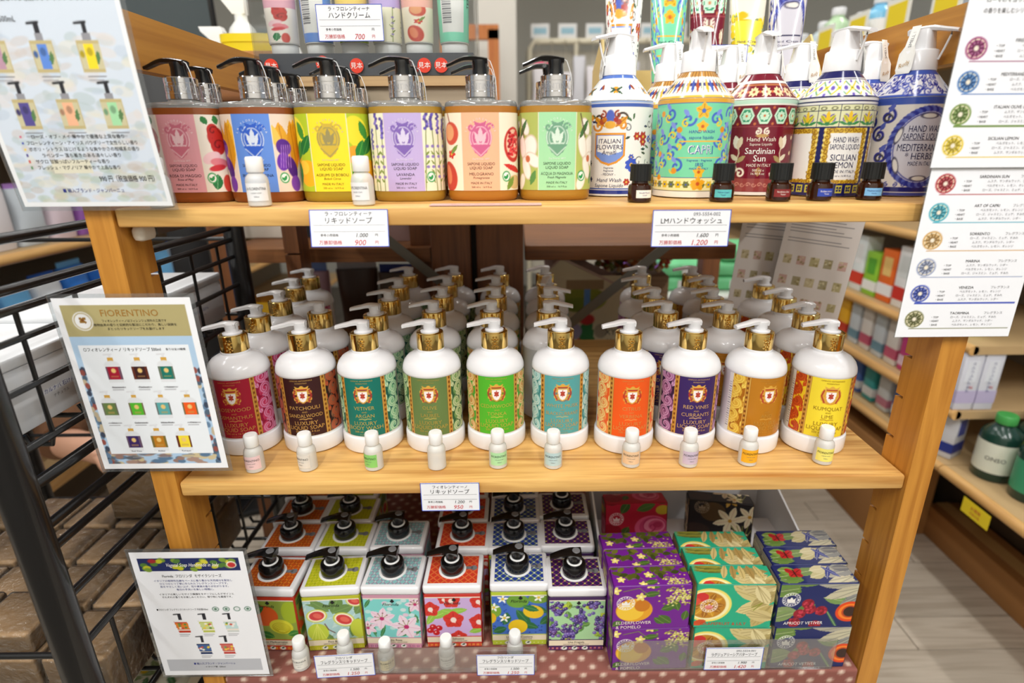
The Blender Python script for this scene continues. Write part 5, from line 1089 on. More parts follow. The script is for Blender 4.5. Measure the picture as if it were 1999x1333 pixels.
def so_grape(cv, top=False):
    cv.rect(-60, 60, -40, 80, (40,170,130)); o = 44 if top else 0; r = random.Random(2)
    cv.ell(-27, 33-o, 24, 23, (240,222,110)).ell(-27, 33-o, 21.5, 20.5, (246,236,180)).ell(-28, 33-o, 19, 18, (190,130,40))
    for k in range(11): a = k*2*PI/11; cv.leaf(-28, 33-o, 18, 3.6, math.degrees(a), (206,150,40) if k % 2 else (160,100,30), (240,200,100))
    cv.ell(-34, 44-o, 7, 6, (206,50,50)).ell(-40, 38-o, 5, 5, (220,80,60))
    for (x, y, l, w, a, c) in ((34, 38, 44, 9, 150, (206,190,130)), (36, 40, 34, 8, 100, (226,214,160)), (36, 38, 30, 8, 50, (196,180,116)), (36, 36, 36, 9, 200, (216,200,140)), (38, 34, 36, 9, 240, (190,170,106)), (40, 36, 30, 8, 300, (222,206,150))):
        cv.leaf(x, y-o, l, w, a, c, (150,130,76)); [cv.line([(x, y-o), (x+l*.85*math.cos(math.radians(a+d)), y-o+l*.85*math.sin(math.radians(a+d)))], .5, (160,140,84)) for d in (-7, 7)]
    for (x, y, l, w, a, c) in ((44, 60, 40, 8, 190, (206,190,136)), (46, 52, 36, 8, 215, (176,158,100)), (44, 14, 34, 8, 165, (206,188,130)), (20, 60, 30, 7, 300, (222,208,156)), (46, 66, 44, 6, 178, (160,142,86))):
        cv.leaf(x, y-o, l, w, a, c, (140,122,70)); [cv.line([(x, y-o), (x+l*.85*math.cos(math.radians(a+d)), y-o+l*.85*math.sin(math.radians(a+d)))], .5, (150,130,80)) for d in (-8, 8)]
    cv.line([(28, 36-o), (18, 30-o)], 1, (130,140,40)); cv.line([(28, 36-o), (20, 26-o)], 1, (130,140,40)); cv.leaf(-42, 6-o, 16, 4, 20, (206,80,40)); cv.leaf(44, 4-o, 10, 5, 90, (60,70,40))
    if top:
        for k in range(4): cv.leaf(-48, 24+k*3, 40, 3, -4, (140,140,50) if k % 2 else (96,104,40), (180,180,90))
        for k in range(5): cv.leaf(-5+k*9, 34, 26, 4, 250+k*8, (170,140,80) if k % 2 else (206,184,120), (120,100,50))
    else: crown(cv, -26, 32, .95, (246,226,220)); cv.ell(-26, 30, 4, 3, (206,50,50), 0, .5)
def so_apricot(cv, top=False):
    cv.rect(-60, 60, -40, 80, (30,40,96)); o = 44 if top else 0
    for (x, y, l, w, a, c) in ((-46, 60, 30, 9, -20, (96,130,56)), (-40, 44, 26, 7, 40, (120,150,70)), (-46, 26, 30, 7, -10, (130,150,96)), (-20, 22, 22, 6, 30, (90,124,60)), (6, 42, 28, 6, -14, (120,150,84)), (0, 60, 34, 8, 20, (170,160,120)), (20, 66, 34, 9, 10, (150,150,140)), (30, 58, 26, 7, 40, (190,180,150)), (46, 36, 34, 4, 110, (206,196,160)), (8, 30, 46, 1.6, -60, (60,110,70)), (20, 50, 50, 1.4, -50, (70,120,80))): cv.leaf(x, y-o, l, w, a, c, (190,200,150))
    for (x, y, l, w, a, c) in ((48, 64, 50, 8, 185, (170,166,150)), (48, 56, 44, 7, 200, (196,188,160)), (10, 68, 40, 7, 190, (110,136,70)), (-48, 50, 30, 8, 10, (104,136,64)), (-48, 12, 30, 7, 20, (126,150,90)), (48, 48, 30, 5, 215, (140,140,136))):
        cv.leaf(x, y-o, l, w, a, c, (206,206,170)); [cv.line([(x, y-o), (x+l*.85*math.cos(math.radians(a+d)), y-o+l*.85*math.sin(math.radians(a+d)))], .5, (110,112,100)) for d in (-7, 7)]
    for (x, y) in ((-6, 26), (-16, 20), (6, 24), (-9, 34), (-20, 8), (2, 4)):
        r = random.Random(int(x*7+y)); cv.ell(x, y-o, 6.4, 6.4, (150,26,44)); [cv.ell(x+r.uniform(-4.6, 4.6), y-o+r.uniform(-4.6, 4.6), 1.3, 1.3, r.choice([(200,60,80), (176,40,60), (120,16,34)])) for _ in range(18)]
    cv.ell(36, 22-o, 15, 14, (226,70,26)).ell(36, 22-o, 12, 11, (244,130,40)).ell(36, 22-o, 8.6, 8.4, (190,70,30)).ell(36, 22-o, 6.6, 6.8, (56,34,28), 30)
    if top:
        for (x, y, l, w, a, c) in ((-46, 12, 30, 9, 10, (96,130,56)), (-44, 24, 26, 8, -10, (120,150,70)), (-8, 10, 24, 6, 20, (186,176,130)), (-4, 22, 28, 7, 10, (200,190,150)), (24, 16, 30, 8, 15, (140,140,136)), (26, 26, 26, 6, 0, (110,110,112)), (12, 8, 26, 3, 60, (40,50,130)), (14, 30, 26, 3, -50, (44,56,140))): cv.leaf(x, y, l, w, a, c, (226,220,190))
        for (a, l) in ((35, 13), (145, 13), (-35, 10), (215, 10)): cv.leaf(-24, 18, l, 4.4, a, (186,36,40), (40,14,16))
        cv.line([(-24, 12), (-24, 24)], 1.4, (30,16,18))
    else: crown(cv, -27, 40, 1)
def so_rose(cv, top=False):
    cv.rect(-60, 60, -40, 80, (190,30,56))
    for (x, y, l, w, a, c) in ((-20, 46, 20, 6, 60, (60,90,40)), (0, 50, 26, 6, 20, (80,110,50)), (-10, 26, 18, 6, 240, (70,90,40)), (20, 64, 26, 5, 0, (50,70,36)), (-46, 64, 30, 8, 10, (110,20,30))): cv.leaf(x, y, l, w, a, c, (120,150,80))
    for q in range(5): cv.ell(20+2*q, 24+q, 22-4*q, 18-3.4*q, [(226,90,130), (206,66,110), (236,130,160), (214,80,120), (190,50,90)][q]); cv.scroll(20, 25, 18-3*q, (180,40,84), .8, 1, 70*q, .8)
    cv.ell(34, 50, 9, 7, (206,176,50)); cv.ell(-34, 18, 15, 13, (150,16,36)); crown(cv, -26, 38, 1, (246,220,220))
def so_jasmine(cv, top=False):
    cv.rect(-60, 60, -40, 80, (38,32,34)); cv.ell(-10, 46, 16, 14, (110,80,40), 0, .7).ell(-30, 16, 18, 12, (60,44,40))
    for (x, y, r_) in ((12, 34, 22), (36, 42, 18), (10, 66, 13), (22, 12, 14)):
        for k in range(6): cv.leaf(x, y, r_, r_*.2, 15+k*60, (240,226,190) if y < 60 else (206,160,60), (214,170,140))
        cv.ell(x, y, 2.4, 2.4, (206,150,50))
    for k in range(5): cv.line([(30, 4), (14+k*7, 28)], 1, (150,150,70))
    crown(cv, -24, 52, 1, (150,130,110))
SOAPS = [(so_elder, 'purple pomelo', ['ELDERFLOWER', '& POMELO'], INKCREAM, (112,30,140)), (so_grape, 'green citrus and lily', ['GRAPEFRUIT & LILY'], mat('ink_russet', (190,70,40), .5), (40,150,116)), (so_apricot, 'navy apricot', ['APRICOT VETIVER'], INKW, (30,40,96)),
         (so_rose, 'red rose', ['SUMMER ROSE'], mat('ink_rose', (226,150,150), .5), (170,26,48)), (so_jasmine, 'black jasmine', ['JASMINE PEACH'], mat('ink_jasmine', (206,170,110), .5), (38,32,34))]
def make_soap(i):
    fn, w, names, ik, c = SOAPS[i]; t = thing('wrapped_soap', '', 'soap')
    MB().rbox(-SW/2, SW/2, 0, SD, 0, SH, .003, 3).build('wrapper', mat('wrap_'+w.replace(' ', '_'), c, .42), t, 45)
    cv = Cv(-SW*500+1, SW*500-1, 1, SH*1000-1, .8, c); S, T = cv.S, cv.T; cv.S, cv.T = S/1.22, 31+(T-34)/1.14; fn(cv); cv.S, cv.T = S, T; s = plane_xz(0, 0, 0); lb = patch('front_print', cv, s, M_PRINT, t, .0003)
    ct = Cv(-SW*500+1, SW*500-1, 1, SD*1000-1, .9, c); fn(ct, True); patch('top_print', ct, plane_xy(0, 0, SH), M_PRINT, t, .0003)
    for sx in (-1, 1):
        cs = Cv(1, SD*1000-1, 1, SH*1000-1, 1.5, c); S = cs.S; cs.S = S+12; fn(cs); cs.S = S
        patch('side_print', cs, (lambda q: (lambda s_, t_, off: (q*(SW/2+off)+0*s_, s_, t_)))(sx), M_PRINT, t, .0003)
    n = len(names)
    letters('lettering', [(nm, -44 if i in (0, 3) else (-40 if i == 1 else -38), (11 if n == 2 else 7)-k*7, 4.6, ik, 62 if i == 1 else 50, 0, 0, 1) for k, nm in enumerate(names)], s, lb, .0006)
    return t
for i, x in enumerate((.1360, .2395, .3425)):
    src = make_soap(i); first = True
    for lev in (1, 0):
        for row in range(3):
            o = src if first else copy_tree(src); first = False
            o.location = (x+(.004*row if i == 2 else -.002*row)+(.003 if lev == 0 else 0), .0035+row*.0340, ZB+.003+lev*(SH+.0003)); o.rotation_euler = (0, 0, math.radians([1.5, -1, .5][i]))
            tag(o, f'{SOAPS[i][1]} wrapped soap, ' + ('upper' if lev else 'lower') + ' layer, ' + ('front' if row == 0 else ORD[row]) + ' in its row', 'soap', 'wrapped soaps stacked on the bottom shelf')
tray = thing('white_tray', 'white card tray holding two upright soaps at the back', 'tray', (0,0,0))
TW = mat('tray_white', (226,226,228), .5)
MB().box(.088, .395, .118, .30, ZB+.003, ZB+.006).build('tray_floor', TW, tray, 0); MB().box(.088, .395, .118, .121, ZB+.006, .590).build('tray_wall', TW, tray, 0)
for x in (.088, .392): MB().loft([[(x, .121, ZB+.006), (x, .30, ZB+.006), (x, .30, .64), (x, .121, .590)], [(x+.003, .121, ZB+.006), (x+.003, .30, ZB+.006), (x+.003, .30, .64), (x+.003, .121, .590)]]).build('tray_wall', TW, tray, 0)
MB().box(.091, .392, .297, .30, ZB+.006, .64).build('tray_wall', TW, tray, 0)
MB().box(.091, .392, .172, .25, ZB+.0062, .5525).build('tray_insert', TW, tray, 0)
for i, x, rz, lab in ((3, .1560, 2, 'red rose wrapped soap standing in the white tray'), (4, .2880, -9, 'black jasmine wrapped soap standing askew in the white tray')):
    o = make_soap(i); o.location = (x, .190, .5530); o.rotation_euler = (math.radians(-8), 0, math.radians(rz)); tag(o, lab, 'soap', 'upright soaps in the white tray')
# ------------------------------------------------------------------ black wire rack on the left
RACK = mat('rack_black', (16,16,17), .35, coat=.3)
rack = thing('wire_rack', 'black wire rack with soap blocks and white boxes beside the pine unit', 'rack', (0,0,0))
XR, XL, Y0, Y1 = -.505, -.97, -.088, .405
for x in (XR, XL):
    for y in (Y0, Y1):
        MB().lathe([(.0165, 0), (.0165, 1.04), (.0165, 1.06), (.012, 1.065)], 20, (x, y, 0)).build('upright', RACK, rack, 40)
def wire(p, r=.003): return MB().tube(p, r, 8).build('wire', RACK, rack, 50)
def bar(x, z, r=.005, y0=Y0, y1=Y1): return MB().tube([(x, y0, z), (x, y1, z)], r, 8).build('side_bar', RACK, rack, 50)
for z, r in ((1.073, .0052), (1.027, .0050), (1.008, .0042), (.980, .0035), (.933, .0038), (.876, .0042), (.839, .0062), (.792, .0052), (.766, .0045), (.705, .0045), (.640, .0042), (.500, .0042), (.40, .0045), (.34, .0042)):
    bar(XR, z, r); bar(XL, z, r)
def basket(z0, z1):
    """wire shelf: rims, floor wires and hooked side wires"""
    for y in (Y0, Y1):
        for z in (z0, z1): wire([(XL, y, z), (XR, y, z)], .0035)
    k = 0; y = Y0+.055
    while y < Y1-.02:
        for x, sx in ((XR, 1), (XL, -1)): wire([(x, y, z1), (x, y, z0), (x-sx*.004, y, z0-.012), (x-sx*.026, y, z0-.012), (x-sx*.03, y, z0-.002)], .0026)
        y += .075
    for k in range(1, 9):
        x = XL+(XR-XL)*k/9; wire([(x, Y0, z0-.001), (x, Y1, z0-.001)], .0026)
    for y in (Y0+.11, Y0+.27, Y1-.09): wire([(XL, y, z0-.006), (XR, y, z0-.006)], .003)
basket(.876, 1.008); basket(.500, .640); basket(.335, .400)
BOXW = mat('white_box_card', (226,228,230), .45)
for k, (x0, x1, y0, y1, h, lab) in enumerate(((-.66, -.522, -.06, .08, .078, 'white carton nearest the viewer in the upper wire basket'), (-.66, -.522, .09, .22, .086, 'white carton in the middle of the upper wire basket'), (-.66, -.524, .23, .37, .076, 'grey white carton at the back of the upper wire basket'), (-.82, -.67, -.06, .12, .072, 'white carton on the far side of the upper wire basket'))):
    t = thing('white_carton', lab, 'box', (0,0,0), 0, 'white cartons in the wire basket')
    z = .882
    MB().rbox(x0, x1, y0, y1, z, z+h-.0125, .002, 2).build('carton_body', BOXW, t, 40); MB().rbox(x0-.001, x1+.001, y0-.001, y1+.001, z+h-.012, z+h, .002, 2).build('carton_lid', mat('carton_lid', (236,238,240), .4), t, 40)
    letters('lettering', [('カルナバ 石けん', 0, 30, 4, INKB, 60), ('ナチュラル', 0, 22, 3, INKGREY, 40)], (lambda xx, yc: (lambda s, q, off: (xx+off+0*s, yc+s, z+q)))(x1, (y0+y1)/2), t, .0006)
# tan soap blocks in clear wrap
SOAPB = mat('soap_tan', (186,150,110), .5); WRAP = sheer('clear_wrap', (246,244,238), .06, (235,228,214), 1.5, .12, 1.2)
def noise_bump(m, scale=60, strength=.6, dist=.004):
    nt = m.node_tree; N = nt.nodes; L = nt.links
    n = N.new('ShaderNodeTexNoise'); n.inputs['Scale'].default_value = scale; n.inputs['Detail'].default_value = 3
    tc = N.new('ShaderNodeTexCoord'); L.new(tc.outputs['Object'], n.inputs['Vector'])
    b = N.new('ShaderNodeBump'); b.inputs['Strength'].default_value = strength; b.inputs['Distance'].default_value = dist; L.new(n.outputs['Fac'], b.inputs['Height'])
    for q in N:
        if 'Normal' in q.inputs and q.type in ('BSDF_GLOSSY', 'BSDF_PRINCIPLED'): L.new(b.outputs['Normal'], q.inputs['Normal'])
noise_bump(WRAP, 90, 1.0, .012)
def soap_block(label, loc, dims, group='tan soap blocks in clear wrap'):
    t = thing('soap_block', label, 'soap', loc, 0, group); w, d, h = dims
    MB().rbox(-w/2, w/2, -d/2, d/2, 0, h, .004, 3).build('soap', SOAPB, t, 45); MB().rbox(-w/2-.001, w/2+.001, -d/2-.001, d/2+.001, -.0004, h+.0012, .005, 3).build('clear_wrap', WRAP, t, 45)
    t.rotation_euler = (0, 0, random.uniform(-.04, .04)); return t
CN = ['nearest the pine unit', 'second from the pine unit', 'third from the pine unit', 'fourth from the pine unit', 'farthest from the pine unit']
for c in range(5):
    for r in range(4):
        soap_block(f'tan wrapped soap block in basket, row {ORD[r]}, {CN[c]}', (-.562-c*.083, .000+r*.084, .507), (.077, .077, .072))
for c in range(2):
    soap_block(f'tan wrapped soap block standing upright on top, {CN[c]}', (-.565-c*.084, .250, .5815), (.077, .050, .088))
for c in range(2): soap_block(f'tan wrapped soap block lying on the first row, {CN[c]}', (-.648-c*.084, .002, .5815), (.077, .070, .03))
LSO = mat('soap_cream', (222,218,196), .5)
for k in range(4):
    t = thing('leaf_soap', f'cream soap with green leaf print on the lowest basket, {ORD[k]} from the front', 'soap', (-.585, -.06+k*.09, .342), 0, 'cream leaf soaps on the lowest basket')
    MB().rbox(-.055, .055, -.04, .04, 0, .05, .005, 3).build('soap', LSO, t, 45)
    cv = Cv(-53, 53, -38, 38, 2, (226,222,200)); r = random.Random(k)
    for _ in range(12): cv.leaf(r.uniform(-50, 50), r.uniform(-36, 36), 26, 5, r.uniform(0, 360), r.choice([(96,130,84), (70,110,70), (140,160,110)]), (190,206,170))
    for _ in range(4): cv.ell(r.uniform(-45, 45), r.uniform(-30, 30), 6, 6, (226,190,50))
    patch('wrap_print', cv, plane_xy(0, 0, .05), M_GLOSSPRINT, t, .0006)

# ------------------------------------------------------------------ a customer's arm in the aisle behind the rack
def skin_mesh(name, pts, edges, radii, m, parent, sub=2):
    me = bpy.data.meshes.new(name); me.from_pydata(pts, edges, []); o = link(name, me, parent)
    sk = o.modifiers.new('skin', 'SKIN'); sk.use_smooth_shade = True
    for v, r in zip(me.skin_vertices[0].data, radii): v.radius = r if isinstance(r, tuple) else (r, r)
    me.skin_vertices[0].data[0].use_root = True
    s = o.modifiers.new('smooth', 'SUBSURF'); s.levels = sub; s.render_levels = sub
    dg = bpy.context.evaluated_depsgraph_get(); dg.update()
    nm = bpy.data.meshes.new_from_object(o.evaluated_get(dg)); o.modifiers.clear(); old = o.data; o.data = nm; nm.materials.clear(); nm.materials.append(m)
    nm.polygons.foreach_set('use_smooth', [True]*len(nm.polygons)); bpy.data.meshes.remove(old)
    return o
arm = thing('person', 'bare forearm and hand of a person reaching low in the left aisle', 'person', (-1.06, .60, .50))
SKIN = mat('skin', (214,164,136), .5)
P = [(-.045, .02, .010), (.00, .01, .006), (.05, 0, .004), (.085, -.01, -.002), (.115, -.015, -.008)]
R = [(.041, .037), (.039, .036), (.034, .031), (.029, .022), (.034, .019)]
E = [(0, 1), (1, 2), (2, 3), (3, 4)]
for k, (dy, l, dn) in enumerate(((.020, .055, .030), (.007, .064, .034), (-.007, .060, .036), (-.020, .046, .036))):
    b = len(P); P += [(.135, -.015+dy, -.016), (.135+l*.35, -.016+dy*1.1, -.016-dn*.45), (.135+l*.55, -.017+dy*1.1, -.018-dn), (.135+l*.6, -.018+dy*1.1, -.020-dn*1.6)]
    R += [.0100, .0090, .0082, .0066]; E += [(4, b), (b, b+1), (b+1, b+2), (b+2, b+3)]
b = len(P); P += [(.100, -.045, -.016), (.122, -.058, -.030), (.140, -.060, -.046)]; R += [.0125, .0100, .0078]; E += [(3, b), (b, b+1), (b+1, b+2)]
skin_mesh('body', P, E, R, SKIN, arm)
slv = MB().tube([(-.030, .014, .010), (-.060, .045, .016), (-.070, .12, .05), (-.060, .20, .14), (-.040, .26, .28)], [.046, .048, .054, .060, .066], 18).build('sleeve', mat('sleeve_brown', (120,84,58), .85), arm, 60)

# ------------------------------------------------------------------ store shelving and goods to left, right and behind
NOSE = wood('nosing_oak', (196,146,82), (222,176,112), 1, .7, .45); DKSH = mat('shelf_dark', (92,78,62), .7); PANEL = mat('gondola_panel', (150,140,124), .7)
def pouch(name, label, cat, loc, w, d, h, c, c2, rz=0, group=None, lt=None):
    t = thing(name, label, cat, loc, rz, group)
    rings = []
    for k in range(7):
        q = k/6; b = d*(.5*math.sin(PI*(.12+.76*q))**.7)+.002; a = w/2*(.93+.07*math.cos(2*PI*q)); rings.append([(x, y, q*h*.92) for x, y in superell(a, b, 3, 20)])
    MB().loft(rings).build('pouch_body', mat('pouch_%d_%d_%d' % c, c, .35), t, 60)
    MB().box(-w*.46, w*.46, -.0015, .0015, h*.9, h).build('pouch_seal', mat('pouch_%d_%d_%d' % c2, c2, .35), t, 0)
    mb = MB(); mb.loft([[(x*.62, y-.0016, h*z) for x, y in superell(w/2, d*.5*s, 3, 20) if y < 0] for z, s in ((.22, .93), (.4, 1.0), (.62, .95))], False, False, False); mb.build('pouch_print', mat('pouch_%d_%d_%d' % c2), t, 60)
    return t
def carton(name, label, cat, loc, w, d, h, c, c2, c3, rz=0, group=None, txt=None):
    t = thing(name, label, cat, loc, rz, group)
    MB().rbox(-w/2, w/2, -d/2, d/2, 0, h, .0015, 2).build('carton_body', mat('carton_%d_%d_%d' % c, c, .4), t, 40)
    MB().box(-w/2-.0005, w/2+.0005, -d/2-.0005, d/2+.0005, h*.12, h*.34).build('printed_band', mat('carton_%d_%d_%d' % c2, c2, .4), t, 0)
    MB().rbox(-w*.3, w*.3, -d/2-.0009, -d/2, h*.5, h*.86, .0004, 1).build('printed_panel', mat('carton_%d_%d_%d' % c3, c3, .4), t, 0)
    if txt: letters('lettering', txt, (lambda s, q, off: (s, -d/2-.001-off+0*s, q)), t, .0004)
    return t
def jar(name, label, cat, loc, r, h, c, cc, c2, group=None, txt=None, neck=.45):
    t = thing(name, label, cat, loc, 0, group)
    MB().lathe([(r*.92, 0), (r, .004), (r, h*.68), (r*.9, h*.74), (r*neck, h*.84), (r*neck, h*.88)], 24).build('body', mat('jar_%d_%d_%d' % c, c, .2, coat=.3), t, 40)
    MB().lathe([(r*neck*1.12, h*.87), (r*neck*1.15, h*.88), (r*neck*1.15, h*.985), (r*neck*1.05, h)], 24).build('cap', mat('jar_%d_%d_%d' % cc, cc, .4), t, 40)
    MB().lathe([(r+.0006, h*.14), (r+.0006, h*.6)], 24, cap0=False, cap1=False).build('label', mat('jar_%d_%d_%d' % c2, c2, .4), t, 40)
    if txt: letters('lettering', txt, cyl_surf(r, 0), t, .0012)
    return t
def gondola(name, label, xf, depth, y0, y1, zs, sgn, back=1.35):
    """shelving whose shelf fronts lie on the plane x = xf; sgn = +1 extends to +x"""
    t = thing(name, label, 'shelving', (0,0,0))
    a, b = sorted((xf, xf+sgn*depth)); bx = (xf+sgn*depth, xf+sgn*(depth+.03)); bx = (min(bx), max(bx))
    MB().box(bx[0], bx[1], y0, y1, 0, back).build('back_panel', PANEL, t, 0)
    for z in zs:
        MB().box(a, b, y0, y1, z-.022, z-.001).build('shelf_board', mat('board_tan', (190,160,116), .6), t, 0)
        MB().tube([(xf, y0, z-.012), (xf, y1, z-.012)], .0125, 10).build('shelf_nosing', NOSE, t, 50)
    n0, n1 = sorted((xf+sgn*.3, xf+sgn*depth)); MB().box(n0, n1, y0, y1, 0, zs[-1]-.022).build('plinth', DKSH, t, 0)
    return t
gondola('store_shelving', 'long wooden store shelving along the left aisle', -1.21, .42, .25, 3.2, [1.20, .925, .66, .36], -1)
PUR = [(150,96,176), (176,130,200), (206,190,214), (226,222,226), (196,206,214), (222,206,216)]; BLU = [(40,110,206), (70,150,220), (30,90,180), (110,180,230), (220,226,232), (50,120,210)]
for k in range(14):
    c = PUR[k % 6] if k < 7 else random.choice(PUR); y = .50+k*.098
    pouch('refill_pouch', f'purple toned refill pouch on the left aisle shelf, {ORD[k]} from the near end', 'pouch', (-1.262, y, .9255), .088, .05, .150+.02*(k % 2), c, PUR[(k+3) % 6], -PI/2, 'purple refill pouches on the left aisle shelf')
for k in range(14):
    c = BLU[k % 6]; y = .50+k*.098
    pouch('blue_pouch', f'blue refill pouch under the purple ones, {ORD[k]} from the near end', 'pouch', (-1.268, y, .6605), .088, .055, .175+.015*(k % 3), c, BLU[(k+4) % 6], -PI/2, 'blue refill pouches on the left aisle shelf')
for k in range(10):
    pouch('pink_pack', f'pink and white pack on the upper left aisle shelf, {ORD[k]} from the near end', 'pack', (-1.265, .62+k*.13, 1.2005), .11, .05, .13, [(232,196,206), (206,60,90), (240,226,230)][k % 3], [(206,60,90), (240,236,236), (206,60,90)][k % 3], -PI/2, 'pink packs on the upper left aisle shelf')
gondola('aisle_shelving', 'long wooden store shelving along the right aisle', 1.05, .42, .69, 3.2, [.93, .700, .530, .380], 1, 1.42)
low = thing('low_shelf', 'low wooden display shelf at the right edge with green bottles', 'shelving', (0,0,0))
MB().box(1.05, 1.62, .10, .685, .355, .380).build('shelf_board', mat('board_tan'), low, 0); MB().tube([(1.05, .10, .368), (1.05, .685, .368)], .0135, 10).build('shelf_nosing', NOSE, low, 50)
MB().box(1.56, 1.62, .10, .685, 0, .354).build('plinth', DKSH, low, 0); MB().box(1.60, 1.62, .10, .685, .38, .70).build('back_panel', PANEL, low, 0)
tagm = mat('yellow_tag', (240,214,40), .5)
t = thing('price_tag', 'yellow price tag with red print on the low shelf edge', 'price tag', (1.034, .548, .337)); MB().box(-.0008, 0, -.040, .040, -.019, .019).build('tag_card', tagm, t, 0)
letters('lettering', [('お買得', 0, 4, 7, INKR, 60), ('広告の品', 0, -8, 5, INKR, 60)], lambda s, q, off: (-.0008-off+0*s, -s, q), t, .0004)
G4 = [((230,236,236), (214,60,40), (240,240,240)), ((150,206,60), (240,240,236), (90,170,50)), ((240,240,240), (206,50,40), (226,230,230)), ((236,110,40), (240,240,240), (240,200,120)), ((120,196,60), (60,150,60), (240,240,230))]
for k in range(12):
    c = G4[(1, 1, 0, 2, 3, 1, 0, 4, 2, 3, 0, 1)[k]]; carton('tall_carton', f'tall toothpaste carton on the upper right aisle shelf, {ORD[k]} from the near end', 'carton', (1.105, .80+k*.076, .7005), .066, .05, .175-.02*(k % 3), *c, -PI/2*-1+PI, 'tall cartons on the right aisle shelf')
G5 = [((200,60,130), (230,200,214), (240,236,238)), ((226,220,214), (200,90,120), (240,240,240)), ((206,214,220), (110,150,170), (236,236,236)), ((240,180,40), (206,60,40), (246,236,200)), ((70,110,180), (230,230,236), (206,60,60)), ((222,222,222), (206,80,100), (190,200,206))]
for k in range(14):
    c = G5[(0, 1, 2, 1, 2, 3, 3, 4, 0, 1, 5, 2, 3, 4)[k]]; carton('brush_pack', f'slim coloured pack on the second right aisle shelf, {ORD[k]} from the near end', 'carton', (1.10, .95+k*.066, .5305), .05, .04, .132+.012*(k % 2), *c, PI/2, 'slim packs on the second right aisle shelf')
for k in range(10): carton('brush_pack', f'teal toned slim pack on the third right aisle shelf, {ORD[k]} from the near end', 'carton', (1.10, .86+k*.075, .3805), .05, .035, .115+.01*(k % 2), *[((60,160,160), (226,230,230), (206,214,214)), ((80,110,180), (230,230,230), (206,200,60)), ((210,214,214), (190,120,140), (60,140,150))][k % 3], PI/2, 'slim packs on the third right aisle shelf')
for k in range(2): carton('tube_carton', ('pale toothpaste carton standing at the shelf end, left one', 'pale toothpaste carton standing at the shelf end, right one')[k], 'carton', (1.035+k*.050+.03, .722, .5305), .046, .05, .150, (214,216,228), (190,180,214), (226,230,240), 0, 'pale cartons at the shelf end', [('アクアフレッシュ', 0, 86, 7, INKB, 90, 90), ('N', 6, 60, 8, INKR)])
carton('blue_carton', 'white and navy carton standing on the low shelf', 'carton', (1.095, .745, .3805), .055, .045, .125, (206,208,214), (44,60,140), (60,80,170), .5)
for k, (x, y) in enumerate(((1.130, .640), (1.225, .650), (1.145, .545), (1.235, .555), (1.150, .450))):
    jar('mouthwash_bottle', ['green capped bottle with lime label on the low shelf', 'green capped bottle behind the lime label bottle', 'green capped bottle with blue striped label on the low shelf', 'green capped bottle behind the striped label bottle', 'white label bottle at the near end of the low shelf'][k], 'bottle', (x, y, .3805), .042, .165, (26,60,50), (70,160,80), ((222,226,210), (150,190,60), (60,150,110), (150,190,60), (230,232,236))[k], 'green capped bottles on the low shelf', [('ONSO', -31, 60, 10, INK)] if k == 0 else None)
cb = thing('cardboard_box', 'brown cardboard box on the floor under the low shelf', 'box', (1.28, .62, .001)); MB().rbox(-.05, .05, -.30, .30, 0, .10, .002, 2).build('box_body', mat('kraft', (160,112,62), .7), cb, 40); MB().box(-.02, .02, -.301, .301, .10, .1006).build('tape', mat('tape', (186,146,92), .4), cb, 0)
cb = thing('cardboard_box', 'brown carton with white note under the right aisle shelving', 'box', (1.13, 1.10, .001)); MB().rbox(-.08, .10, -.20, .26, 0, .30, .002, 2).build('box_body', mat('kraft'), cb, 40); MB().box(-.0812, -.0802, -.12, .16, .14, .26).build('note', mat('tray_white', (226,226,228)), cb, 0)
# goods standing on top of the right shelving, with yellow price flags
MB().box(1.03, 1.47, .69, 3.2, 1.398, 1.42).build('top_board', mat('board_tan'), bpy.data.objects['aisle_shelving'], 0)
for k in range(11):
    c = [(120,190,226), (226,232,226), (206,222,226), (190,220,180), (222,226,230)][k % 5]
    jar('lotion_bottle', f'pale lotion bottle on top of the right shelving, {ORD[k]} from the far end', 'bottle', (1.12+.02*(k % 2), 2.75-k*.13, 1.421), .045, .15+.02*(k % 3), c, (230,232,234), (240,242,242), 'pale lotion bottles on top of the right shelving')
for k in range(5):
    t = thing('price_flag', f'yellow and white price flag above the right shelving, {ORD[k]} from the near end', 'price tag', (1.06, .86+k*.20, 1.421), 0, 'yellow price flags on the right shelving')
    MB().box(-.002, .002, -.003, .003, 0, .04).build('flag_stem', CAPW, t, 0); MB().box(-.0015, .0015, -.055, .055, .035, .125).build('flag_card', mat('flag_white', (236,236,226), .5), t, 0); MB().box(-.003, -.0015, -.042, .042, .050, .110).build('flag_print', tagm, t, 0)
# left rear: monitor, yellow tubs and a brown box on the unit behind
tv = thing('monitor', 'large black monitor on a stand behind the top left sign', 'monitor', (-1.0, 1.12, 0)); tv.rotation_euler = (0, 0, math.radians(24))
MB().rbox(-.17, .17, -.02, .02, 1.37, 1.86, .008, 3).build('casing', BLACKP, tv, 45); MB().box(-.155, .155, -.0212, -.0202, 1.39, 1.84).build('screen', mat('screen_glass', (60,72,76), .12), tv, 0)
MB().rbox(-.05, .05, -.03, .03, 0, 1.38, .006, 2).build('stand', mat('stand_black', (20,20,22), .4), tv, 40); MB().rbox(-.14, .14, -.12, .12, 0, .02, .006, 2).build('base', mat('stand_black'), tv, 40)
MB().rbox(-.64, -.196, .55, .95, 1.232, 1.254, .004, 2).build('shelf', BROWNX, back, 40)
for x in (-.635, -.24): MB().box(x, x+.04, .56, .60, .0, 1.231).build('post', BROWN, back, 0)
YEL = mat('yellow_plastic', (240,214,30), .35)
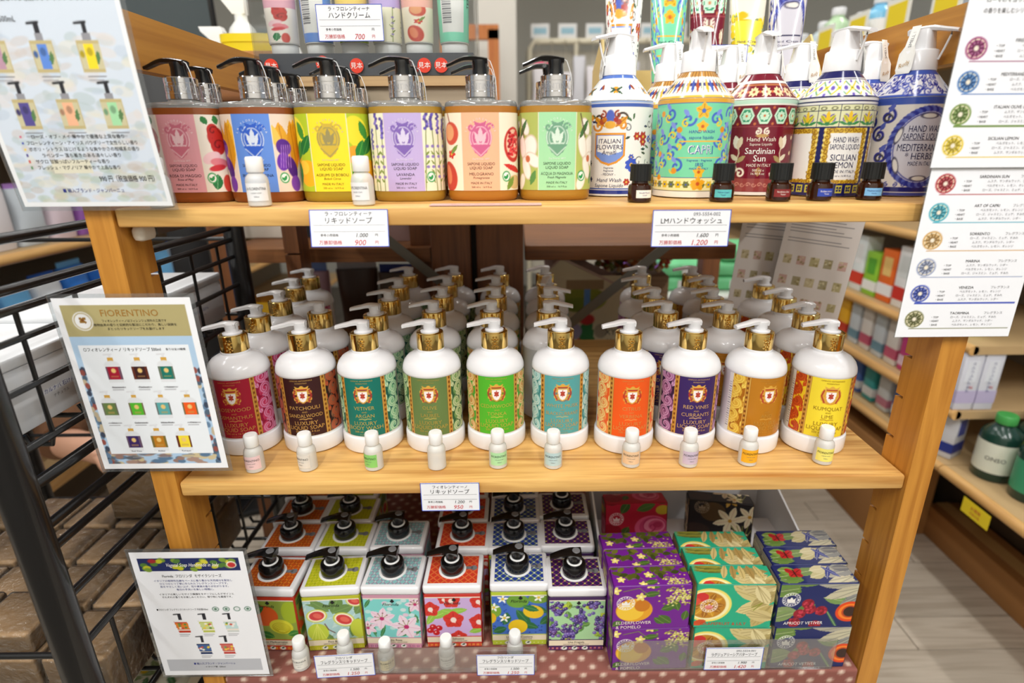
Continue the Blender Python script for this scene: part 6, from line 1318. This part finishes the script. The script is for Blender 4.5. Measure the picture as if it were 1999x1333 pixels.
def tub(label, loc, w, h):
    t = thing('yellow_tub', label, 'tub', loc, 0, 'yellow tubs on the rear unit'); MB().loft([[(x, y, z) for x, y in superell(w*s, w*.7*s, 3.5, 36)] for z, s in ((0, .9), (h*.1, .96), (h*.85, 1), (h*.86, 1.05), (h, 1.05))]).build('tub_body', YEL, t, 45)
    MB().tube([(-w, -w*.3, h*.9), (-w*1.2, -w*.45, h*.5), (-w*.9, -w*.6, h*.15)], .002, 6).build('handle', CAPW, t); return t
tub('yellow plastic tub with white handle behind the left side board', (-.520, .640, 1.2545), .055, .095); tub('small yellow tub behind the left side board', (-.600, .600, 1.2545), .032, .055)
def spray(label, loc, h):
    t = thing('spray_bottle', label, 'bottle', loc, 0, 'white spray bottles on the rear unit'); MB().lathe([(.030, 0), (.032, .004), (.032, h*.5), (.024, h*.66), (.012, h*.74), (.012, h*.8)], 24).build('body', mat('spray_white', (232,234,232), .3), t, 40)
    MB().loft([[(-.012, -.010, h*.8), (.012, -.010, h*.8), (.012, .010, h*.8), (-.012, .010, h*.8)], [(-.030, -.010, h*.93), (.014, -.010, h*.93), (.014, .010, h*.93), (-.030, .010, h*.93)], [(-.034, -.008, h), (.010, -.008, h), (.010, .008, h), (-.034, .008, h)]]).build('trigger_head', CAPW, t, 30)
    MB().lathe([(.0326, h*.12), (.0326, h*.42)], 24, cap0=False, cap1=False).build('label', mat('spray_teal', (110,200,196), .4), t, 40)
spray('white spray bottle with teal label behind the yellow tub', (-.575, .72, 1.2545), .185); spray('white spray bottle right of the yellow tub', (-.50, .74, 1.2545), .15); spray('white spray bottle left of the yellow tub', (-.635, .74, 1.2545), .13)
t = thing('brown_box', 'small brown wooden box before the yellow tub', 'box', (-.487, .575, 1.2545)); MB().rbox(-.030, .030, -.018, .022, 0, .060, .0015, 2).build('box_body', wood('box_wood', (150,96,44), (176,120,60), 0, 1, .6), t, 40); MB().box(-.031, .031, -.019, .023, .050, .0515).build('lid_seam', DKSH, t, 0)
# things on the shelf behind, seen between the middle and top shelves
for k, (x, y, w, h, c, c2) in enumerate(((-.60, .66, .085, .20, (226,176,40), (150,100,30)), (-.50, .62, .10, .17, (196,146,40), (120,80,30)), (-.395, .60, .11, .14, (206,160,50), (110,70,30)), (-.29, .60, .10, .15, (196,140,40), (40,70,160)), (-.53, .78, .10, .25, (206,170,190), (120,150,210)), (-.42, .80, .10, .25, (80,60,50), (206,206,210)), (-.32, .80, .10, .24, (96,80,60), (40,60,150)), (-.25, .72, .08, .20, (50,60,50), (150,130,90)))):
    pouch('snack_pack', f'{["bright yellow","mustard","golden","ochre and blue","pink and blue","dark brown","brown and blue","dark green"][k]} pack on the rear unit behind the white pump bottles', 'pack', (x, y, .6455), w, .05, h, c, c2, random.uniform(-.2, .2), 'packs on the rear unit')
t = thing('white_case', 'cream white case on the left part of the rear unit shelf', 'case', (-.565, .72, .9685)); MB().rbox(-.06, .06, -.05, .05, 0, .085, .004, 2).build('case_body', mat('case_cream', (226,220,206), .5), t, 40); MB().box(.05, .085, -.04, .02, 0, .085).build('case_strap', mat('strap_black', (28,28,32), .5), t, 0)
t = thing('pink_board', 'dusty pink card panel leaning behind the left price card', 'board', (-.345, .62, .9685)); MB().box(-.10, .10, 0, .003, 0, .10).build('card', mat('pink_grey', (170,140,136), .6), t, 0); MB().box(-.10, .10, .003, .03, 0, .003).build('foot', mat('pink_grey'), t, 0)
# cream gabled box with green picture
gb = thing('gabled_box', 'cream slanted box with green tree picture on the rear unit', 'box', (0, 0, 0))
GX = [(.030, .6455), (.205, .6455), (.205, .862), (.060, .934), (.030, .905)]
MB().loft([[(x, .585, z) for x, z in GX], [(x, .66, z) for x, z in GX]]).build('box_body', mat('gable_cream', (206,194,160), .6), gb, 0)
MB().loft([[(.030, .584, .9055), (.060, .584, .9345), (.207, .584, .8625), (.207, .70, .8625), (.060, .70, .9345), (.030, .70, .9055)], [(.030, .584, .9095), (.060, .584, .9395), (.210, .584, .867), (.210, .70, .867), (.060, .70, .9395), (.030, .70, .9095)]]).build('box_roof', mat('gable_pink', (186,160,146), .6), gb, 0)
cv = Cv(32, 203, 650, 900, 2.5, (206,196,164)); cv.ell(110, 850, 46, 26, (130,140,40)).ell(100, 838, 40, 16, (110,130,36)).rect(108, 122, 812, 870, (90,140,206)).poly([(96, 740), (136, 740), (128, 800), (106, 800)], (30,110,50)).ell(116, 806, 16, 12, (190,40,40)).ell(90, 780, 16, 18, (150,140,170)).ell(146, 780, 14, 16, (150,140,120)).rect(60, 150, 735, 741, (150,40,36)).ell(100, 760, 4, 4, (190,40,40)).rect(70, 150, 872, 892, (150,126,90))
patch('picture', cv, lambda s, q, off: (s, .585-off+0*s, q), M_PAPER, gb, .0006)
letters('lettering', [('XYLE', 175, 778, 13, INK, 40), ('Verde', 178, 758, 10, INK, 40), ('Milano', 178, 741, 10, INK, 42)], lambda s, q, off: (s, .585-off+0*s, q), gb, .001)
fb = thing('dried_flowers', 'bunch of dried red and green flowers behind the gabled box', 'flowers', (.23, .80, .87)); fb['kind'] = 'stuff'
mb = MB(); mb2 = MB()
for k in range(120):
    x, y, z = random.gauss(0, .055), random.gauss(0, .03), abs(random.gauss(0, .03)); r = random.uniform(.006, .012); mb.cur = k % 4; mb.lathe([(r*.3, -r*.7), (r, 0), (r*.4, r*.8)], 6, (x, y, z))
mb.build('flower_head', [mat('df_red', (170,60,46), .7), mat('df_cream', (214,196,150), .7), mat('df_green', (120,130,70), .7), mat('df_orange', (196,120,60), .7)], fb, 60)
MB().rbox(-.10, .10, -.05, .05, -.224, -.008, .006, 2).build('flower_crate', wood('crate_wood', (120,90,60), (150,116,80), 0, 1, .6), fb, 40)
bn = thing('storage_bin', 'white plastic bin holding folded green packs behind the shelf', 'bin', (.53, 1.25, 0)); WB = mat('bin_white', (226,228,220), .4)
MB().rbox(-.26, .26, -.16, .16, .60, .715, .012, 3).build('bin_body', WB, bn, 45); MB().rbox(-.275, .275, -.175, .175, .712, .728, .008, 3).build('bin_rim', WB, bn, 45); MB().box(-.03, .03, -.178, -.175, .66, .715).build('bin_label', CAPW, bn, 0)
MB().box(-.25, .10, -.14, .14, 0, .599).build('bin_stand', mat('stand_grey', (190,186,176), .6), bn, 0)
for k, (dx, dz) in enumerate(((-.08, 0), (.08, 0), (-.07, .045), (.09, .045), (.10, .09))):
    t = thing('green_pack', f'pale green folded pack in the white bin, {ORD[k]} from the bottom left', 'pack', (.56+dx, 1.22, .7285+dz), 0, 'green packs in the white bin'); MB().rbox(-.075, .075, -.09, .09, 0, .043, .014, 3).build('pack_body', mat('pack_green', (120,214,150), .35), t, 50); MB().box(-.02, .02, -.0915, -.0895, .008, .034).build('pack_label', CAPW, t, 0)
t = thing('purple_pack', 'purple and white pack at the left of the white bin', 'pack', (.36, 1.22, .7285)); MB().rbox(-.05, .05, -.06, .06, 0, .08, .014, 3).build('pack_body', mat('pack_purple', (150,90,190), .35), t, 50); MB().box(-.05, .0, -.0615, -.0595, .01, .07).build('pack_label', CAPW, t, 0)
HB = [(50,110,200), (206,70,50), (60,160,200), (226,120,50), (40,90,180)]
hk = thing('hook_stand', 'thin chrome hook stand with hanging packs by the rear post', 'stand', (.600, .985, 0)); MB().tube([(0, 0, 0), (0, 0, 1.25)], .008, 10).build('pole', mat('steel'), hk, 50); MB().lathe([(.085, 0), (.085, .012), (.02, .016)], 24).build('foot', mat('steel'), hk, 40)
for k in range(5):
    MB().tube([(0, 0, 1.12-k*.12), (0, -.08, 1.125-k*.12)], .003, 6).build('hook', mat('steel'), hk)
    pouch('hanging_pack', f'{["blue","red","light blue","orange","deep blue"][k]} pack on the chrome hook stand, {ORD[k]} from the top', 'pack', (.600, .905, 1.015-k*.12), .085, .03, .108, HB[k], (230,230,226), 0, 'packs on the chrome hook stand')
# far wall: pale pillar, wooden frame, hook rail with hanging goods
pl = struct(MB().box(-.235, -.03, 2.60, 2.80, 0, CEIL).build('trim_1', mat('pillar_white', (214,210,200), .8), smooth=0))
wf = thing('wooden_frame', 'orange brown wooden frame standing before the pale pillar', 'frame', (-.22, 2.35, 0)); FRM = wood('frame_wood', (176,96,36), (196,120,52), 2, 1, .5)
for x0, x1, z0, z1 in ((-.16, -.11, 0, 1.72), (.06, .11, 0, 1.66), (-.16, .11, 1.62, 1.68)): MB().box(x0, x1, -.02, .02, z0, z1).build('frame_bar', FRM, wf, 0)
t = thing('white_carton', 'white carton standing inside the wooden frame', 'box', (-.22, 2.38, 0)); MB().rbox(-.09, .05, -.05, .05, 0, 1.52, .004, 2).build('carton_body', BOXW, t, 40); MB().box(-.091, .051, -.051, .051, 1.40, 1.404).build('carton_seam', mat('carton_lid'), t, 0)
rl = thing('hook_rail', 'cream metal rail with hooks for hanging goods at the back', 'rail', (0,0,0)); RLM = mat('rail_cream', (222,214,190), .5)
MB().tube([(0.04, 2.9, 0), (0.04, 2.9, 1.66), (.07, 2.9, 1.70), (.93, 2.9, 1.70), (.96, 2.9, 1.66), (.96, 2.9, 0)], .016, 10).build('rail_frame', RLM, rl, 50); MB().tube([(.30, 2.9, 1.0), (.30, 2.9, 1.70)], .012, 10).build('rail_post', RLM, rl, 50); MB().box(.02, .98, 2.95, 2.97, .4, 1.66).build('rail_panel', mat('rail_panel', (186,180,166), .7), rl, 0)
for z in (1.34, 1.02): MB().tube([(.04, 2.9, z), (.96, 2.9, z)], .010, 8).build('rail_bar', RLM, rl, 50)
HG = [(226,60,110), (230,226,230), (206,196,220), (190,170,206), (214,214,220), (236,206,200), (170,190,206)]
n = 0
for row, z in enumerate((1.36, 1.05)):
    for k in range(12):
        x = .09+k*.074; c = HG[0] if (row == 0 and k < 2) else HG[(k*3+row) % 6+1]
        pouch('hanging_packet', f'blurred hanging packet on the back rail, {["upper","lower"][row]} row, {ORD[k]} from the left', 'packet', (x, 2.84, z+.02*(k % 2)), .068, .03, .24-.03*(k % 3), c if k > 1 or row else (230,226,230), c, 0, 'hanging packets on the back rail')
        h = .24-.03*(k % 3); zt = z+.02*(k % 2)+h; zb = (1.70, 1.34)[row]; MB().tube([(x, 2.9, zb), (x, 2.845, zb+.004), (x, 2.840, zb-.01), (x, 2.840, zt-.004)], .003, 6).build('rail_hook', RLM, rl, 50)
for k in range(6):
    t = thing('rail_sign', f'small pale header card on top of the back rail, {ORD[k]} from the left', 'card', (.10+k*.15, 2.9, 1.716), 0, 'header cards on the back rail'); MB().box(-.05, .05, -.002, .002, 0, .07).build('card', mat('header_card', (226,226,224), .5), t, 0); MB().box(-.035, .035, -.0035, -.002, .02, .05).build('print', mat('header_print', (150,190,206), .5), t, 0)
